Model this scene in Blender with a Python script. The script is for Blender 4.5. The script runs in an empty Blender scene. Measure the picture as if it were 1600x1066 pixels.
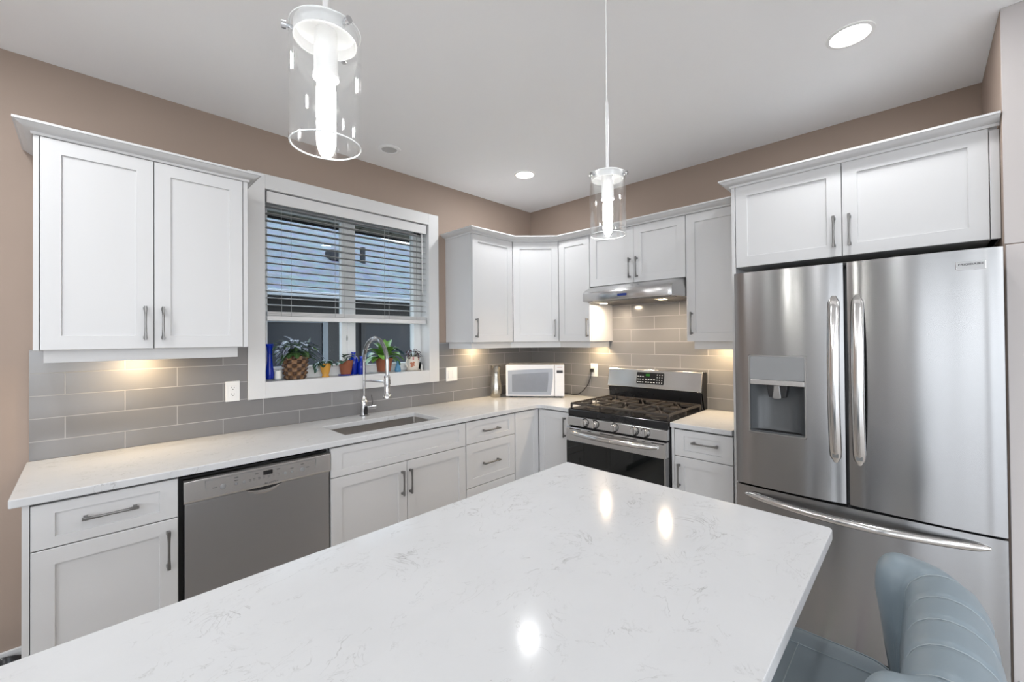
import bpy, bmesh, math, random
from mathutils import Vector, Matrix
random.seed(7)
PI = math.pi
scene = bpy.context.scene
COL = scene.collection

# ------------------------------------------------------------------ camera
def setup_camera():
    yw, pt, rl = math.radians(44.4176), math.radians(.4871), math.radians(.4858)
    F = Vector((math.cos(yw)*math.cos(pt), math.sin(yw)*math.cos(pt), math.sin(pt)))
    R = Vector((math.sin(yw), -math.cos(yw), 0)); U = R.cross(F)
    R2 = R*math.cos(rl) - U*math.sin(rl); U2 = U*math.cos(rl) + R*math.sin(rl)
    cd = bpy.data.cameras.new('camera'); co = bpy.data.objects.new('camera', cd); COL.objects.link(co)
    m = Matrix.Identity(4)
    for i in range(3):
        m[i][0] = R2[i]; m[i][1] = U2[i]; m[i][2] = -F[i]
    m[0][3], m[1][3], m[2][3] = -3.169, -2.8281, 1.4434
    co.matrix_world = m
    cd.sensor_width = 36; cd.lens = 652.3608/1600*36
    cd.shift_y = -10.65/1600
    cd.clip_start = .02; cd.clip_end = 200
    scene.camera = co
setup_camera()

# ------------------------------------------------------------------ sky, exposure
scene.view_settings.view_transform = 'Standard'
scene.view_settings.look = 'None'
scene.view_settings.gamma = 1
scene.view_settings.use_curve_mapping = False
scene.view_settings.exposure = 1.02
SKY_STRENGTH = 4.1
world = bpy.data.worlds.new('overcast_sky'); scene.world = world; world.use_nodes = True
wn = world.node_tree.nodes; wl = world.node_tree.links
bg = wn['Background']; bg.inputs['Strength'].default_value = SKY_STRENGTH
wtc = wn.new('ShaderNodeTexCoord'); wsep = wn.new('ShaderNodeSeparateXYZ'); wr = wn.new('ShaderNodeValToRGB')
wl.new(wtc.outputs['Generated'], wsep.inputs[0]); wl.new(wsep.outputs[2], wr.inputs[0]); wl.new(wr.outputs[0], bg.inputs['Color'])
wr.color_ramp.elements[0].position = 0.0; wr.color_ramp.elements[0].color = (.74, .77, .80, 1)
wr.color_ramp.elements[1].position = .8; wr.color_ramp.elements[1].color = (.66, .80, 1.0, 1)

# lamp powers (W), tuned together
P_DOWN = 5.2      # recessed downlights
P_PEND = 1.3      # pendant bulbs
P_PUCK = 1.0      # under-cabinet pucks
P_HOOD = 1.9       # hood lamps
H = 2.714         # ceiling height

# ------------------------------------------------------------------ materials
def new_mat(name):
    m = bpy.data.materials.new(name); m.use_nodes = True
    nt = m.node_tree; b = nt.nodes['Principled BSDF']
    return m, nt, b
def mat(name, col, rough=.5, metal=0., spec=.5, var=.0, vscale=30., bump=0., bscale=200., coat=0., trans=0., ior=1.45):
    m, nt, b = new_mat(name)
    b.inputs['Base Color'].default_value = (*col, 1); b.inputs['Roughness'].default_value = rough
    b.inputs['Metallic'].default_value = metal; b.inputs['Specular IOR Level'].default_value = spec
    b.inputs['Coat Weight'].default_value = coat; b.inputs['Transmission Weight'].default_value = trans
    b.inputs['IOR'].default_value = ior
    tc = nt.nodes.new('ShaderNodeTexCoord')
    if var > 0:
        n = nt.nodes.new('ShaderNodeTexNoise'); n.inputs['Scale'].default_value = vscale; n.inputs['Detail'].default_value = 4
        nt.links.new(tc.outputs['Object'], n.inputs['Vector'])
        mx = nt.nodes.new('ShaderNodeMix'); mx.data_type = 'RGBA'
        mx.inputs[6].default_value = (*[max(0, c*(1-var)) for c in col], 1); mx.inputs[7].default_value = (*[min(1, c*(1+var)) for c in col], 1)
        nt.links.new(n.outputs['Fac'], mx.inputs[0]); nt.links.new(mx.outputs[2], b.inputs['Base Color'])
    if bump > 0:
        n2 = nt.nodes.new('ShaderNodeTexNoise'); n2.inputs['Scale'].default_value = bscale; n2.inputs['Detail'].default_value = 2
        nt.links.new(tc.outputs['Object'], n2.inputs['Vector'])
        bp = nt.nodes.new('ShaderNodeBump'); bp.inputs['Strength'].default_value = bump; bp.inputs['Distance'].default_value = .001
        nt.links.new(n2.outputs['Fac'], bp.inputs['Height']); nt.links.new(bp.outputs['Normal'], b.inputs['Normal'])
    return m
def emit(name, col, s):
    m = bpy.data.materials.new(name); m.use_nodes = True; nt = m.node_tree
    nt.nodes.remove(nt.nodes['Principled BSDF'])
    e = nt.nodes.new('ShaderNodeEmission'); e.inputs[0].default_value = (*col, 1); e.inputs[1].default_value = s
    nt.links.new(e.outputs[0], nt.nodes['Material Output'].inputs[0]); return m
def thin_glass(name, tint=(1, 1, 1), refl=.06, edge=.55, rough=.02):
    m = bpy.data.materials.new(name); m.use_nodes = True; nt = m.node_tree
    nt.nodes.remove(nt.nodes['Principled BSDF'])
    t = nt.nodes.new('ShaderNodeBsdfTransparent'); t.inputs[0].default_value = (*tint, 1)
    g = nt.nodes.new('ShaderNodeBsdfGlossy'); g.inputs['Roughness'].default_value = rough; g.inputs['Color'].default_value = (1, 1, 1, 1)
    lw = nt.nodes.new('ShaderNodeLayerWeight'); lw.inputs['Blend'].default_value = .15
    mr = nt.nodes.new('ShaderNodeMapRange'); mr.inputs[3].default_value = refl; mr.inputs[4].default_value = edge
    mx = nt.nodes.new('ShaderNodeMixShader')
    nt.links.new(lw.outputs['Facing'], mr.inputs[0]); nt.links.new(mr.outputs[0], mx.inputs[0])
    nt.links.new(t.outputs[0], mx.inputs[1]); nt.links.new(g.outputs[0], mx.inputs[2])
    nt.links.new(mx.outputs[0], nt.nodes['Material Output'].inputs[0]); return m
def steel(name, col, rough, aniso=.75, rot=.25, scale=(3, 3, 900), streak=.05, axis='Z'):
    m, nt, b = new_mat(name)
    b.inputs['Base Color'].default_value = (*col, 1); b.inputs['Metallic'].default_value = 1
    b.inputs['Anisotropic'].default_value = aniso; b.inputs['Anisotropic Rotation'].default_value = rot
    tg = nt.nodes.new('ShaderNodeTangent'); tg.direction_type = 'RADIAL'; tg.axis = axis
    nt.links.new(tg.outputs[0], b.inputs['Tangent'])
    tc = nt.nodes.new('ShaderNodeTexCoord'); mp = nt.nodes.new('ShaderNodeMapping'); mp.inputs['Scale'].default_value = scale
    n = nt.nodes.new('ShaderNodeTexNoise'); n.inputs['Scale'].default_value = 1; n.inputs['Detail'].default_value = 3
    nt.links.new(tc.outputs['Object'], mp.inputs[0]); nt.links.new(mp.outputs[0], n.inputs['Vector'])
    mr = nt.nodes.new('ShaderNodeMapRange'); mr.inputs[3].default_value = rough-streak; mr.inputs[4].default_value = rough+streak
    nt.links.new(n.outputs['Fac'], mr.inputs[0]); nt.links.new(mr.outputs[0], b.inputs['Roughness'])
    return m

M = {}
M['wall'] = mat('taupe_wall_paint', (.355, .275, .225), .65, var=.03, vscale=3, bump=.08, bscale=400)
M['alcovewall'] = mat('pale_taupe_wall_paint', (.56, .525, .515), .6, var=.02, vscale=3)
M['lightwall'] = mat('pale_bounce_paint', (.74, .73, .72), .65, var=.02, vscale=3)  # unseen far walls, made pale for the light they bounce back
M['ceiling'] = mat('ceiling_paint', (.94, .945, .955), .8, bump=.05, bscale=300)
M['white'] = mat('cabinet_white', (.635, .635, .640), .38, var=.01, vscale=4)
M['trimwhite'] = mat('trim_white', (.70, .70, .70), .4, var=.01, vscale=4)
M['gap_shade'] = mat('cabinet_shadow_gap', (.10, .10, .10), .8, var=.1)  # dark sheet behind the doors: shade of the gaps put into colour
M['nickel'] = steel('brushed_nickel', (.25, .247, .243), .36, aniso=.3)
M['steel'] = steel('stainless_steel', (.56, .555, .55), .25, streak=.012)
M['steel_fridge'] = steel('stainless_refrigerator', (.315, .315, .318), .23, aniso=.9, streak=.01)
M['steel_dark'] = steel('stainless_steel_dark', (.34, .34, .34), .33)
M['steel_dw'] = steel('stainless_dishwasher', (.36, .36, .362), .34)
M['chrome'] = mat('polished_chrome', (.56, .56, .57), .13, metal=1, var=.02)
M['handle_steel'] = steel('polished_handle_steel', (.62, .61, .60), .16, aniso=.5)
M['sinksteel'] = steel('sink_steel', (.42, .40, .38), .36, aniso=.5)
M['black'] = mat('black_enamel', (.012, .012, .013), .16, var=.1)
M['blackmat'] = mat('black_plastic', (.014, .014, .015), .45, var=.1)
M['iron'] = mat('cast_iron', (.045, .037, .031), .36, bump=.25, bscale=600, var=.2)
M['darkglass'] = mat('oven_glass', (.006, .007, .007), .04, spec=.6, var=.1)
M['greyplastic'] = mat('grey_plastic', (.25, .255, .26), .4, var=.02)
M['grille'] = mat('grille_grey', (.55, .55, .55), .6, bump=.4, bscale=900)
M['badgeface'] = mat('badge_silver', (.52, .53, .54), .35, var=.02)
M['midgrey'] = mat('mid_grey_plastic', (.075, .08, .085), .35, var=.03)
M['plate'] = mat('white_plastic', (.84, .84, .83), .3, var=.01)
M['mwwhite'] = mat('microwave_white', (.82, .82, .835), .3, var=.01)
M['mwwin'] = mat('microwave_window', (.36, .39, .45), .18, var=.03)
M['mwwin2'] = mat('microwave_window_inner', (.24, .26, .30), .14, var=.05)
M['darkgrey'] = mat('dark_grey_ink', (.05, .05, .055), .5, var=.05)
M['greydark'] = mat('dim_grey_ink', (.09, .09, .095), .5, var=.05)
M['lightink'] = mat('white_ink', (.75, .75, .75), .5, var=.05)
M['greyink'] = mat('grey_ink', (.50, .50, .51), .5, var=.05)
M['redink'] = mat('red_ink', (.50, .22, .21), .5, var=.05)
M['bluelcd'] = emit('blue_display', (.03, .045, .16), .6)
M['greenlcd'] = emit('green_display', (.08, .35, .06), .25)
M['leather'] = mat('blue_grey_leather', (.20, .25, .285), .42, bump=.12, bscale=700, var=.04, vscale=8)
M['stitch'] = mat('stitching_thread', (.33, .38, .41), .7, var=.05)
M['darkwood'] = mat('dark_leg_wood', (.035, .022, .015), .4, var=.2)
M['terracotta'] = mat('terracotta_clay', (.26, .085, .042), .75, var=.15, vscale=40, bump=.1)
M['yellow'] = mat('mustard_glaze', (.60, .30, .05), .25, var=.05)
M['soil'] = mat('potting_soil', (.03, .02, .014), .95, var=.3, bump=.5, bscale=150)
M['ceramic'] = mat('cream_ceramic', (.74, .68, .60), .25, var=.03)
M['candle'] = mat('white_wax', (.85, .85, .80), .4, var=.02)
M['blueglass'] = mat('cobalt_glass', (.006, .05, .62), .05, trans=.55, ior=1.45, var=.02)
M['paleblue'] = mat('pale_blue_glass', (.16, .42, .66), .06, trans=.6, var=.02)
M['clear'] = thin_glass('clear_glass', (.95, .97, .98), .08, .6)
M['pendglass'] = thin_glass('pendant_glass', (.985, .99, .99), .035, .75)
M['glassrim'] = mat('polished_glass_edge', (.86, .88, .88), .12, spec=.8, var=.02)
M['pane'] = thin_glass('window_pane', (.80, .83, .84), .004, .03, rough=.0)
M['vinyl'] = mat('white_vinyl', (.78, .80, .80), .35, var=.01)
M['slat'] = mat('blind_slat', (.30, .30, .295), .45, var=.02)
M['cordw'] = mat('blind_cord', (.35, .36, .36), .7, var=.05)
M['pewter'] = mat('pewter', (.42, .40, .36), .22, metal=1, var=.06)
M['petal'] = mat('painted_flower', (.45, .16, .08), .4, var=.3, vscale=120)
M['satin'] = mat('satin_white_metal', (.80, .80, .80), .28, metal=.35, var=.01)
M['bulb'] = emit('bulb_glow', (1.0, .97, .92), P_PEND/(PI*.0080))
M['filament'] = emit('bulb_filament', (1.0, .80, .50), 40)
M['lens'] = emit('downlight_lens', (1.0, .97, .92), 6)
M['warmlens'] = emit('warm_lens', (1.0, .80, .52), 8)
M['shingle_trim'] = mat('eave_metal', (.16, .17, .18), .5, var=.04)
M['siding'] = mat('dark_siding', (.010, .009, .009), .7, var=.2, vscale=6)
M['soffit'] = mat('soffit_vinyl', (.10, .10, .082), .6, var=.05)
M['gutter'] = mat('dark_gutter', (.02, .02, .022), .95, spec=.1, var=.1)
M['ground'] = mat('gravel_ground', (.16, .15, .13), .9, var=.3, vscale=20)
M['extframe'] = mat('neighbour_frame', (.09, .10, .11), .5, var=.05)
M['extglass'] = mat('neighbour_glass', (.012, .014, .018), .25, spec=.2, var=.1)

def leaf_mat(name, c1, c2, edge=None, stripes=0.0):
    m, nt, b = new_mat(name); b.inputs['Roughness'].default_value = .42
    uv = nt.nodes.new('ShaderNodeUVMap'); sp = nt.nodes.new('ShaderNodeSeparateXYZ'); nt.links.new(uv.outputs[0], sp.inputs[0])
    a = nt.nodes.new('ShaderNodeMath'); a.operation = 'SUBTRACT'; a.inputs[1].default_value = .5; nt.links.new(sp.outputs[0], a.inputs[0])
    ab = nt.nodes.new('ShaderNodeMath'); ab.operation = 'ABSOLUTE'; nt.links.new(a.outputs[0], ab.inputs[0])
    rp = nt.nodes.new('ShaderNodeValToRGB'); nt.links.new(ab.outputs[0], rp.inputs[0])
    els = rp.color_ramp.elements
    els[0].position = 0; els[0].color = (*c2, 1); els[1].position = .5; els[1].color = (*(edge or c1), 1)
    e = els.new(.05); e.color = (*c1, 1)
    if stripes:
        e = els.new(.17); e.color = (*c1, 1); e = els.new(.21); e.color = (*c2, 1); e = els.new(.36); e.color = (*c2, 1); e = els.new(.41); e.color = (*c1, 1)
    else:
        e = els.new(.40); e.color = (*c1, 1)
    n = nt.nodes.new('ShaderNodeTexNoise'); n.inputs['Scale'].default_value = 60
    tc = nt.nodes.new('ShaderNodeTexCoord'); nt.links.new(tc.outputs['Object'], n.inputs['Vector'])
    mx = nt.nodes.new('ShaderNodeMix'); mx.data_type = 'RGBA'; mx.blend_type = 'MULTIPLY'; mx.inputs[0].default_value = .5
    nt.links.new(rp.outputs[0], mx.inputs[6]); nt.links.new(n.outputs['Color'], mx.inputs[7])
    nt.links.new(rp.outputs[0], b.inputs['Base Color'])
    b.inputs['Subsurface Weight'].default_value = 0
    return m
M['leaf_light'] = leaf_mat('primrose_leaf', (.13, .30, .045), (.30, .46, .16))
M['leaf_dark'] = leaf_mat('dark_leaf', (.028, .075, .035), (.09, .16, .08))
M['leaf_zebra'] = leaf_mat('zebra_leaf', (.028, .025, .055), (.36, .42, .52), edge=(.05, .06, .09), stripes=1)
M['leaf_green'] = leaf_mat('green_leaf', (.05, .11, .03), (.16, .24, .10))
M['leaf_purple'] = leaf_mat('maroon_leaf', (.06, .018, .025), (.22, .10, .10), edge=(.10, .10, .05))
M['leaf_blue'] = leaf_mat('blue_green_leaf', (.06, .13, .16), (.20, .30, .34))

def quartz():
    m, nt, b = new_mat('white_quartz'); L = nt.links
    b.inputs['Roughness'].default_value = .12; b.inputs['Specular IOR Level'].default_value = .11
    tc = nt.nodes.new('ShaderNodeTexCoord')
    def noise(scale, detail, dist, seed, rough=.6):
        mp = nt.nodes.new('ShaderNodeMapping'); mp.inputs['Location'].default_value = (seed, seed*1.7, seed*.3)
        mp.inputs['Scale'].default_value = (1, 1.35, 1)
        n = nt.nodes.new('ShaderNodeTexNoise'); n.inputs['Scale'].default_value = scale; n.inputs['Detail'].default_value = detail
        n.inputs['Distortion'].default_value = dist; n.inputs['Roughness'].default_value = rough
        L.new(tc.outputs['Object'], mp.inputs[0]); L.new(mp.outputs[0], n.inputs['Vector']); return n
    def mathn(op, a, bb, clamp=False):
        n = nt.nodes.new('ShaderNodeMath'); n.operation = op; n.use_clamp = clamp
        for i, v in enumerate((a, bb)):
            if isinstance(v, (int, float)): n.inputs[i].default_value = v
            else: L.new(v, n.inputs[i])
        return n.outputs[0]
    def vein(scale, dist, seed, width, mscale, lo, hi):
        n = noise(scale, 5, dist, seed)
        d = mathn('ABSOLUTE', mathn('SUBTRACT', n.outputs['Fac'], .5), 0)
        line = mathn('SUBTRACT', 1.0, mathn('DIVIDE', d, width), True)
        k = noise(mscale, 3, .3, seed+11.3)
        mr = nt.nodes.new('ShaderNodeMapRange'); mr.inputs[1].default_value = lo; mr.inputs[2].default_value = hi
        L.new(k.outputs['Fac'], mr.inputs[0])
        return mathn('MULTIPLY', line, mr.outputs[0])
    v1 = vein(5.5, 1.6, 3.1, .012, 7., .52, .68)
    v2 = vein(11., 1.2, 8.7, .014, 9., .55, .70)
    v3 = vein(3.0, 2.2, 14.2, .006, 5., .50, .66)
    s = mathn('ADD', mathn('ADD', mathn('MULTIPLY', v1, .62), mathn('MULTIPLY', v2, .45)), mathn('MULTIPLY', v3, .5), True)
    base = noise(5, 4, .5, 21)
    mx0 = nt.nodes.new('ShaderNodeMix'); mx0.data_type = 'RGBA'
    mx0.inputs[6].default_value = (.555, .562, .572, 1); mx0.inputs[7].default_value = (.61, .617, .628, 1)
    L.new(base.outputs['Fac'], mx0.inputs[0])
    mx = nt.nodes.new('ShaderNodeMix'); mx.data_type = 'RGBA'; mx.inputs[7].default_value = (.24, .235, .23, 1)
    L.new(s, mx.inputs[0]); L.new(mx0.outputs[2], mx.inputs[6]); L.new(mx.outputs[2], b.inputs['Base Color'])
    return m
M['quartz'] = quartz()

def tile_mat(name, axis, u0, flip):
    """glossy 10 x 40 cm running-bond tile; u along the wall, v = height"""
    m, nt, b = new_mat(name); L = nt.links
    tc = nt.nodes.new('ShaderNodeTexCoord'); sp = nt.nodes.new('ShaderNodeSeparateXYZ'); L.new(tc.outputs['Object'], sp.inputs[0])
    cb = nt.nodes.new('ShaderNodeCombineXYZ')
    u = nt.nodes.new('ShaderNodeMath'); u.operation = 'MULTIPLY_ADD'; u.inputs[1].default_value = -1 if flip else 1; u.inputs[2].default_value = u0
    L.new(sp.outputs[axis], u.inputs[0]); L.new(u.outputs[0], cb.inputs[0])
    v = nt.nodes.new('ShaderNodeMath'); v.operation = 'ADD'; v.inputs[1].default_value = -.9975 + .1013*10
    L.new(sp.outputs[2], v.inputs[0]); L.new(v.outputs[0], cb.inputs[1])
    br = nt.nodes.new('ShaderNodeTexBrick'); br.offset = .5; br.offset_frequency = 2; br.squash = 1
    br.inputs['Scale'].default_value = 1; br.inputs['Brick Width'].default_value = .406; br.inputs['Row Height'].default_value = .1013
    br.inputs['Mortar Size'].default_value = .0022; br.inputs['Mortar Smooth'].default_value = .2; br.inputs['Bias'].default_value = 0
    br.inputs['Color1'].default_value = (.20, .196, .197, 1); br.inputs['Color2'].default_value = (.23, .225, .226, 1)
    br.inputs['Mortar'].default_value = (.38, .372, .365, 1)
    L.new(cb.outputs[0], br.inputs['Vector']); L.new(br.outputs['Color'], b.inputs['Base Color'])
    mr = nt.nodes.new('ShaderNodeMapRange'); mr.inputs[3].default_value = .13; mr.inputs[4].default_value = .7
    L.new(br.outputs['Fac'], mr.inputs[0]); L.new(mr.outputs[0], b.inputs['Roughness'])
    bp = nt.nodes.new('ShaderNodeBump'); bp.invert = True; bp.inputs['Strength'].default_value = .5; bp.inputs['Distance'].default_value = .001
    L.new(br.outputs['Fac'], bp.inputs['Height']); L.new(bp.outputs['Normal'], b.inputs['Normal'])
    return m
M['tile_l'] = tile_mat('glossy_tile_window_wall', 0, 3.236 + .406*20.5, False)
M['tile_r'] = tile_mat('glossy_tile_stove_wall', 1, -1.113 + .406*20.5, True)

def floor_mat():
    m, nt, b = new_mat('pale_bounce_floor'); L = nt.links
    tc = nt.nodes.new('ShaderNodeTexCoord')
    br = nt.nodes.new('ShaderNodeTexBrick'); br.offset = .37
    br.inputs['Scale'].default_value = 1; br.inputs['Brick Width'].default_value = 1.2; br.inputs['Row Height'].default_value = .13
    br.inputs['Mortar Size'].default_value = .0012
    br.inputs['Color1'].default_value = (.58, .54, .50, 1); br.inputs['Color2'].default_value = (.66, .62, .58, 1); br.inputs['Mortar'].default_value = (.02, .014, .01, 1)  # planks made pale so the floor bounces light upward
    L.new(tc.outputs['Object'], br.inputs['Vector'])
    mp = nt.nodes.new('ShaderNodeMapping'); mp.inputs['Scale'].default_value = (2, 40, 1)
    n = nt.nodes.new('ShaderNodeTexNoise'); n.inputs['Scale'].default_value = 1; n.inputs['Detail'].default_value = 5
    L.new(tc.outputs['Object'], mp.inputs[0]); L.new(mp.outputs[0], n.inputs['Vector'])
    mx = nt.nodes.new('ShaderNodeMix'); mx.data_type = 'RGBA'; mx.blend_type = 'MULTIPLY'; mx.inputs[0].default_value = .25
    L.new(br.outputs['Color'], mx.inputs[6]); L.new(n.outputs['Color'], mx.inputs[7]); L.new(mx.outputs[2], b.inputs['Base Color'])
    b.inputs['Roughness'].default_value = .25
    return m
M['floor'] = floor_mat()

def shingle_mat():
    m, nt, b = new_mat('asphalt_shingles'); L = nt.links
    tc = nt.nodes.new('ShaderNodeTexCoord')
    br = nt.nodes.new('ShaderNodeTexBrick'); br.offset = .5
    br.inputs['Scale'].default_value = 1; br.inputs['Brick Width'].default_value = .33; br.inputs['Row Height'].default_value = .145
    br.inputs['Mortar Size'].default_value = .006; br.inputs['Mortar'].default_value = (.04, .046, .052, 1)
    br.inputs['Color1'].default_value = (.042, .05, .06, 1); br.inputs['Color2'].default_value = (.068, .078, .09, 1)
    L.new(tc.outputs['Object'], br.inputs['Vector'])
    n = nt.nodes.new('ShaderNodeTexNoise'); n.inputs['Scale'].default_value = 6; n.inputs['Detail'].default_value = 6
    L.new(tc.outputs['Object'], n.inputs['Vector'])
    mx = nt.nodes.new('ShaderNodeMix'); mx.data_type = 'RGBA'; mx.blend_type = 'OVERLAY'; mx.inputs[0].default_value = .6
    L.new(br.outputs['Color'], mx.inputs[6]); L.new(n.outputs['Color'], mx.inputs[7]); L.new(mx.outputs[2], b.inputs['Base Color'])
    b.inputs['Roughness'].default_value = .9
    return m
M['shingle'] = shingle_mat()

# ------------------------------------------------------------------ geometry helpers
def root_of(o):
    while o.parent: o = o.parent
    return o
ROOTM = {}
class MB:
    """collects shapes given in world space (or through the transform T) and links them as ONE mesh object"""
    def __init__(self, T=None):
        self.bm = bmesh.new(); self.T = T or Matrix.Identity(4); self.uv = None
    def v(self, p): return self.bm.verts.new(self.T @ Vector(p))
    def face(self, vs):
        try: return self.bm.faces.new(vs)
        except ValueError: return None
    def box(self, x0, x1, y0, y1, z0, z1):
        x0, x1 = min(x0, x1), max(x0, x1); y0, y1 = min(y0, y1), max(y0, y1); z0, z1 = min(z0, z1), max(z0, z1)
        p = [self.v((x, y, z)) for z in (z0, z1) for x, y in ((x0, y0), (x1, y0), (x1, y1), (x0, y1))]
        for f in ((0, 3, 2, 1), (4, 5, 6, 7), (0, 1, 5, 4), (1, 2, 6, 5), (2, 3, 7, 6), (3, 0, 4, 7)): self.face([p[i] for i in f])
        return self
    def loft(self, rings, closed_ring=True, cap=True, closed_path=False):
        R = [[self.v(p) for p in r] for r in rings]; n = len(R[0]); k = len(R)
        for i in range(k if closed_path else k-1):
            a, b = R[i], R[(i+1) % k]
            for j in range(n if closed_ring else n-1):
                self.face([a[j], a[(j+1) % n], b[(j+1) % n], b[j]])
        if cap and not closed_path and closed_ring:
            self.face(list(reversed(R[0]))); self.face(R[-1])
        return self
    def lathe(self, prof, c=(0, 0), n=32, cap=True, mod=None):
        rings = []
        for r, z in prof:
            rr = max(r, 1e-4)
            rings.append([(c[0]+(rr*(mod(2*PI*j/n, z) if mod else 1))*math.cos(2*PI*j/n), c[1]+(rr*(mod(2*PI*j/n, z) if mod else 1))*math.sin(2*PI*j/n), z) for j in range(n)])
        return self.loft(rings, True, cap)
    def tube(self, pts, r, n=12, closed=False, flat=None):
        pts = [Vector(p) for p in pts]; k = len(pts); rings = []
        rs = r if isinstance(r, (list, tuple)) else [r]*k
        prev = None
        for i, p in enumerate(pts):
            if closed: t = (pts[(i+1) % k]-pts[i-1])
            else: t = pts[min(i+1, k-1)]-pts[max(i-1, 0)]
            t.normalize()
            if prev is None:
                a = Vector((0, 0, 1)) if abs(t.z) < .9 else Vector((1, 0, 0)); u = t.cross(a).normalized()
            else:
                u = (prev - t*prev.dot(t)).normalized()
            prev = u; w = t.cross(u)
            rings.append([tuple(p + (u*math.cos(2*PI*j/n) + w*math.sin(2*PI*j/n))*rs[i]) for j in range(n)])
        return self.loft(rings, True, not closed, closed)
    def prism(self, poly, a, b, axis='z'):
        def q(p, t):
            if axis == 'z': return (p[0], p[1], t)
            if axis == 'y': return (p[0], t, p[1])
            return (t, p[0], p[1])
        return self.loft([[q(p, a) for p in poly], [q(p, b) for p in poly]])
    def sweep(self, path, prof):
        """sweep a closed (outward, z) profile along a plan polyline with mitred corners; outward = right of travel"""
        P = [Vector((p[0], p[1])) for p in path]; rings = []
        for i, p in enumerate(P):
            ns = []
            if i > 0: d = (P[i]-P[i-1]).normalized(); ns.append(Vector((d.y, -d.x)))
            if i < len(P)-1: d = (P[i+1]-P[i]).normalized(); ns.append(Vector((d.y, -d.x)))
            if len(ns) == 1: mv = ns[0]
            else:
                mv = (ns[0]+ns[1]).normalized(); mv = mv/max(.2, mv.dot(ns[0]))
            rings.append([(p.x+mv.x*o, p.y+mv.y*o, z) for o, z in prof])
        return self.loft(rings)
    def sphere(self, c, r, n=14, sz=None):
        sz = sz or r
        prof = [(r*math.sin(PI*i/n), c[2]-sz*math.cos(PI*i/n)) for i in range(n+1)]
        return self.lathe(prof, (c[0], c[1]), n*2)
    def leaf(self, base, d, length, width, droop=.5, cup=.25, nseg=7, shape=1.0, twist=0.):
        if self.uv is None: self.uv = self.bm.loops.layers.uv.new('UVMap')
        base = Vector(base); d = Vector(d).normalized(); side = d.cross(Vector((0, 0, 1)))
        if side.length < .05: side = Vector((1, 0, 0))
        side.normalize(); up = side.cross(d)
        if twist: side = (side*math.cos(twist)+up*math.sin(twist)).normalized(); up = side.cross(d)
        rows = []; p = base.copy(); cur = d.copy()
        for i in range(nseg+1):
            t = i/nseg
            w = width*.5*(math.sin(PI*min(1, (t*.94+.03))**shape))**.8
            if i == nseg: w = .0006
            row = []
            for s in (-1, -.5, 0, .5, 1):
                q = p + side*(s*w) + up*(abs(s)*w*cup)
                row.append((self.v(q), (s*.5+.5, t)))
            rows.append(row)
            cur = (cur + Vector((0, 0, -1))*droop/nseg).normalized(); up = side.cross(cur)
            p = p + cur*(length/nseg)
        for i in range(nseg):
            for j in range(4):
                vs = [rows[i][j], rows[i][j+1], rows[i+1][j+1], rows[i+1][j]]
                f = self.face([x[0] for x in vs])
                if f:
                    for lp, x in zip(f.loops, vs): lp[self.uv].uv = x[1]
        return self
    def build(self, name, m, parent=None, bevel=0., seg=2, smooth=40, subsurf=0, solid=0.):
        self.bm.normal_update()
        if self.uv is None: bmesh.ops.recalc_face_normals(self.bm, faces=self.bm.faces[:])
        me = bpy.data.meshes.new(name)
        if parent is not None:
            inv = ROOTM.get(root_of(parent).name)
            if inv is not None: self.bm.transform(inv)
        self.bm.to_mesh(me); self.bm.free()
        if smooth:
            for p in me.polygons: p.use_smooth = True
            me.set_sharp_from_angle(angle=math.radians(smooth))
        me.materials.append(M[m] if isinstance(m, str) else m)
        o = bpy.data.objects.new(name, me); COL.objects.link(o)
        if parent is not None: o.parent = parent
        if bevel > 0:
            b = o.modifiers.new('bevel', 'BEVEL'); b.width = bevel; b.segments = seg; b.limit_method = 'ANGLE'; b.angle_limit = math.radians(35)
        if subsurf:
            s = o.modifiers.new('subsurf', 'SUBSURF'); s.levels = subsurf; s.render_levels = subsurf
        if solid:
            s = o.modifiers.new('solid', 'SOLIDIFY'); s.thickness = solid; s.offset = 0
        return o
def tag(o, label, cat, group=None):
    o['label'] = label; o['category'] = cat
    if group: o['group'] = group
    return o
def thing(name, label, cat, loc=(0, 0, 0), rz=0, group=None):
    o = bpy.data.objects.new(name, None); COL.objects.link(o); o.empty_display_size = .05
    m = Matrix.Translation(Vector(loc)) @ Matrix.Rotation(rz, 4, 'Z')
    o.location = loc; o.rotation_euler = (0, 0, rz)
    ROOTM[o.name] = m.inverted()
    tag(o, label, cat, group); return o
def local(loc, rz): return Matrix.Translation(Vector(loc)) @ Matrix.Rotation(rz, 4, 'Z')
def struct(o): o['kind'] = 'structure'; return o
def lamp_area(name, loc, size, power, col, parent=None, shape='DISK', rot=(0, 0, 0), spread=PI):
    d = bpy.data.lights.new(name, 'AREA'); d.shape = shape; d.size = size; d.energy = power; d.color = col; d.spread = spread
    o = bpy.data.objects.new(name, d); COL.objects.link(o)
    if parent is not None:
        o.parent = parent; inv = ROOTM.get(root_of(parent).name)
        o.location = (inv @ Vector(loc)) if inv is not None else loc
    else: o.location = loc
    o.rotation_euler = rot; return o
def lamp_point(name, loc, r, power, col, parent=None):
    d = bpy.data.lights.new(name, 'POINT'); d.shadow_soft_size = r; d.energy = power; d.color = col
    o = bpy.data.objects.new(name, d); COL.objects.link(o)
    if parent is not None:
        o.parent = parent; inv = ROOTM.get(root_of(parent).name); o.location = (inv @ Vector(loc)) if inv is not None else loc
    else: o.location = loc
    return o
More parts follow.
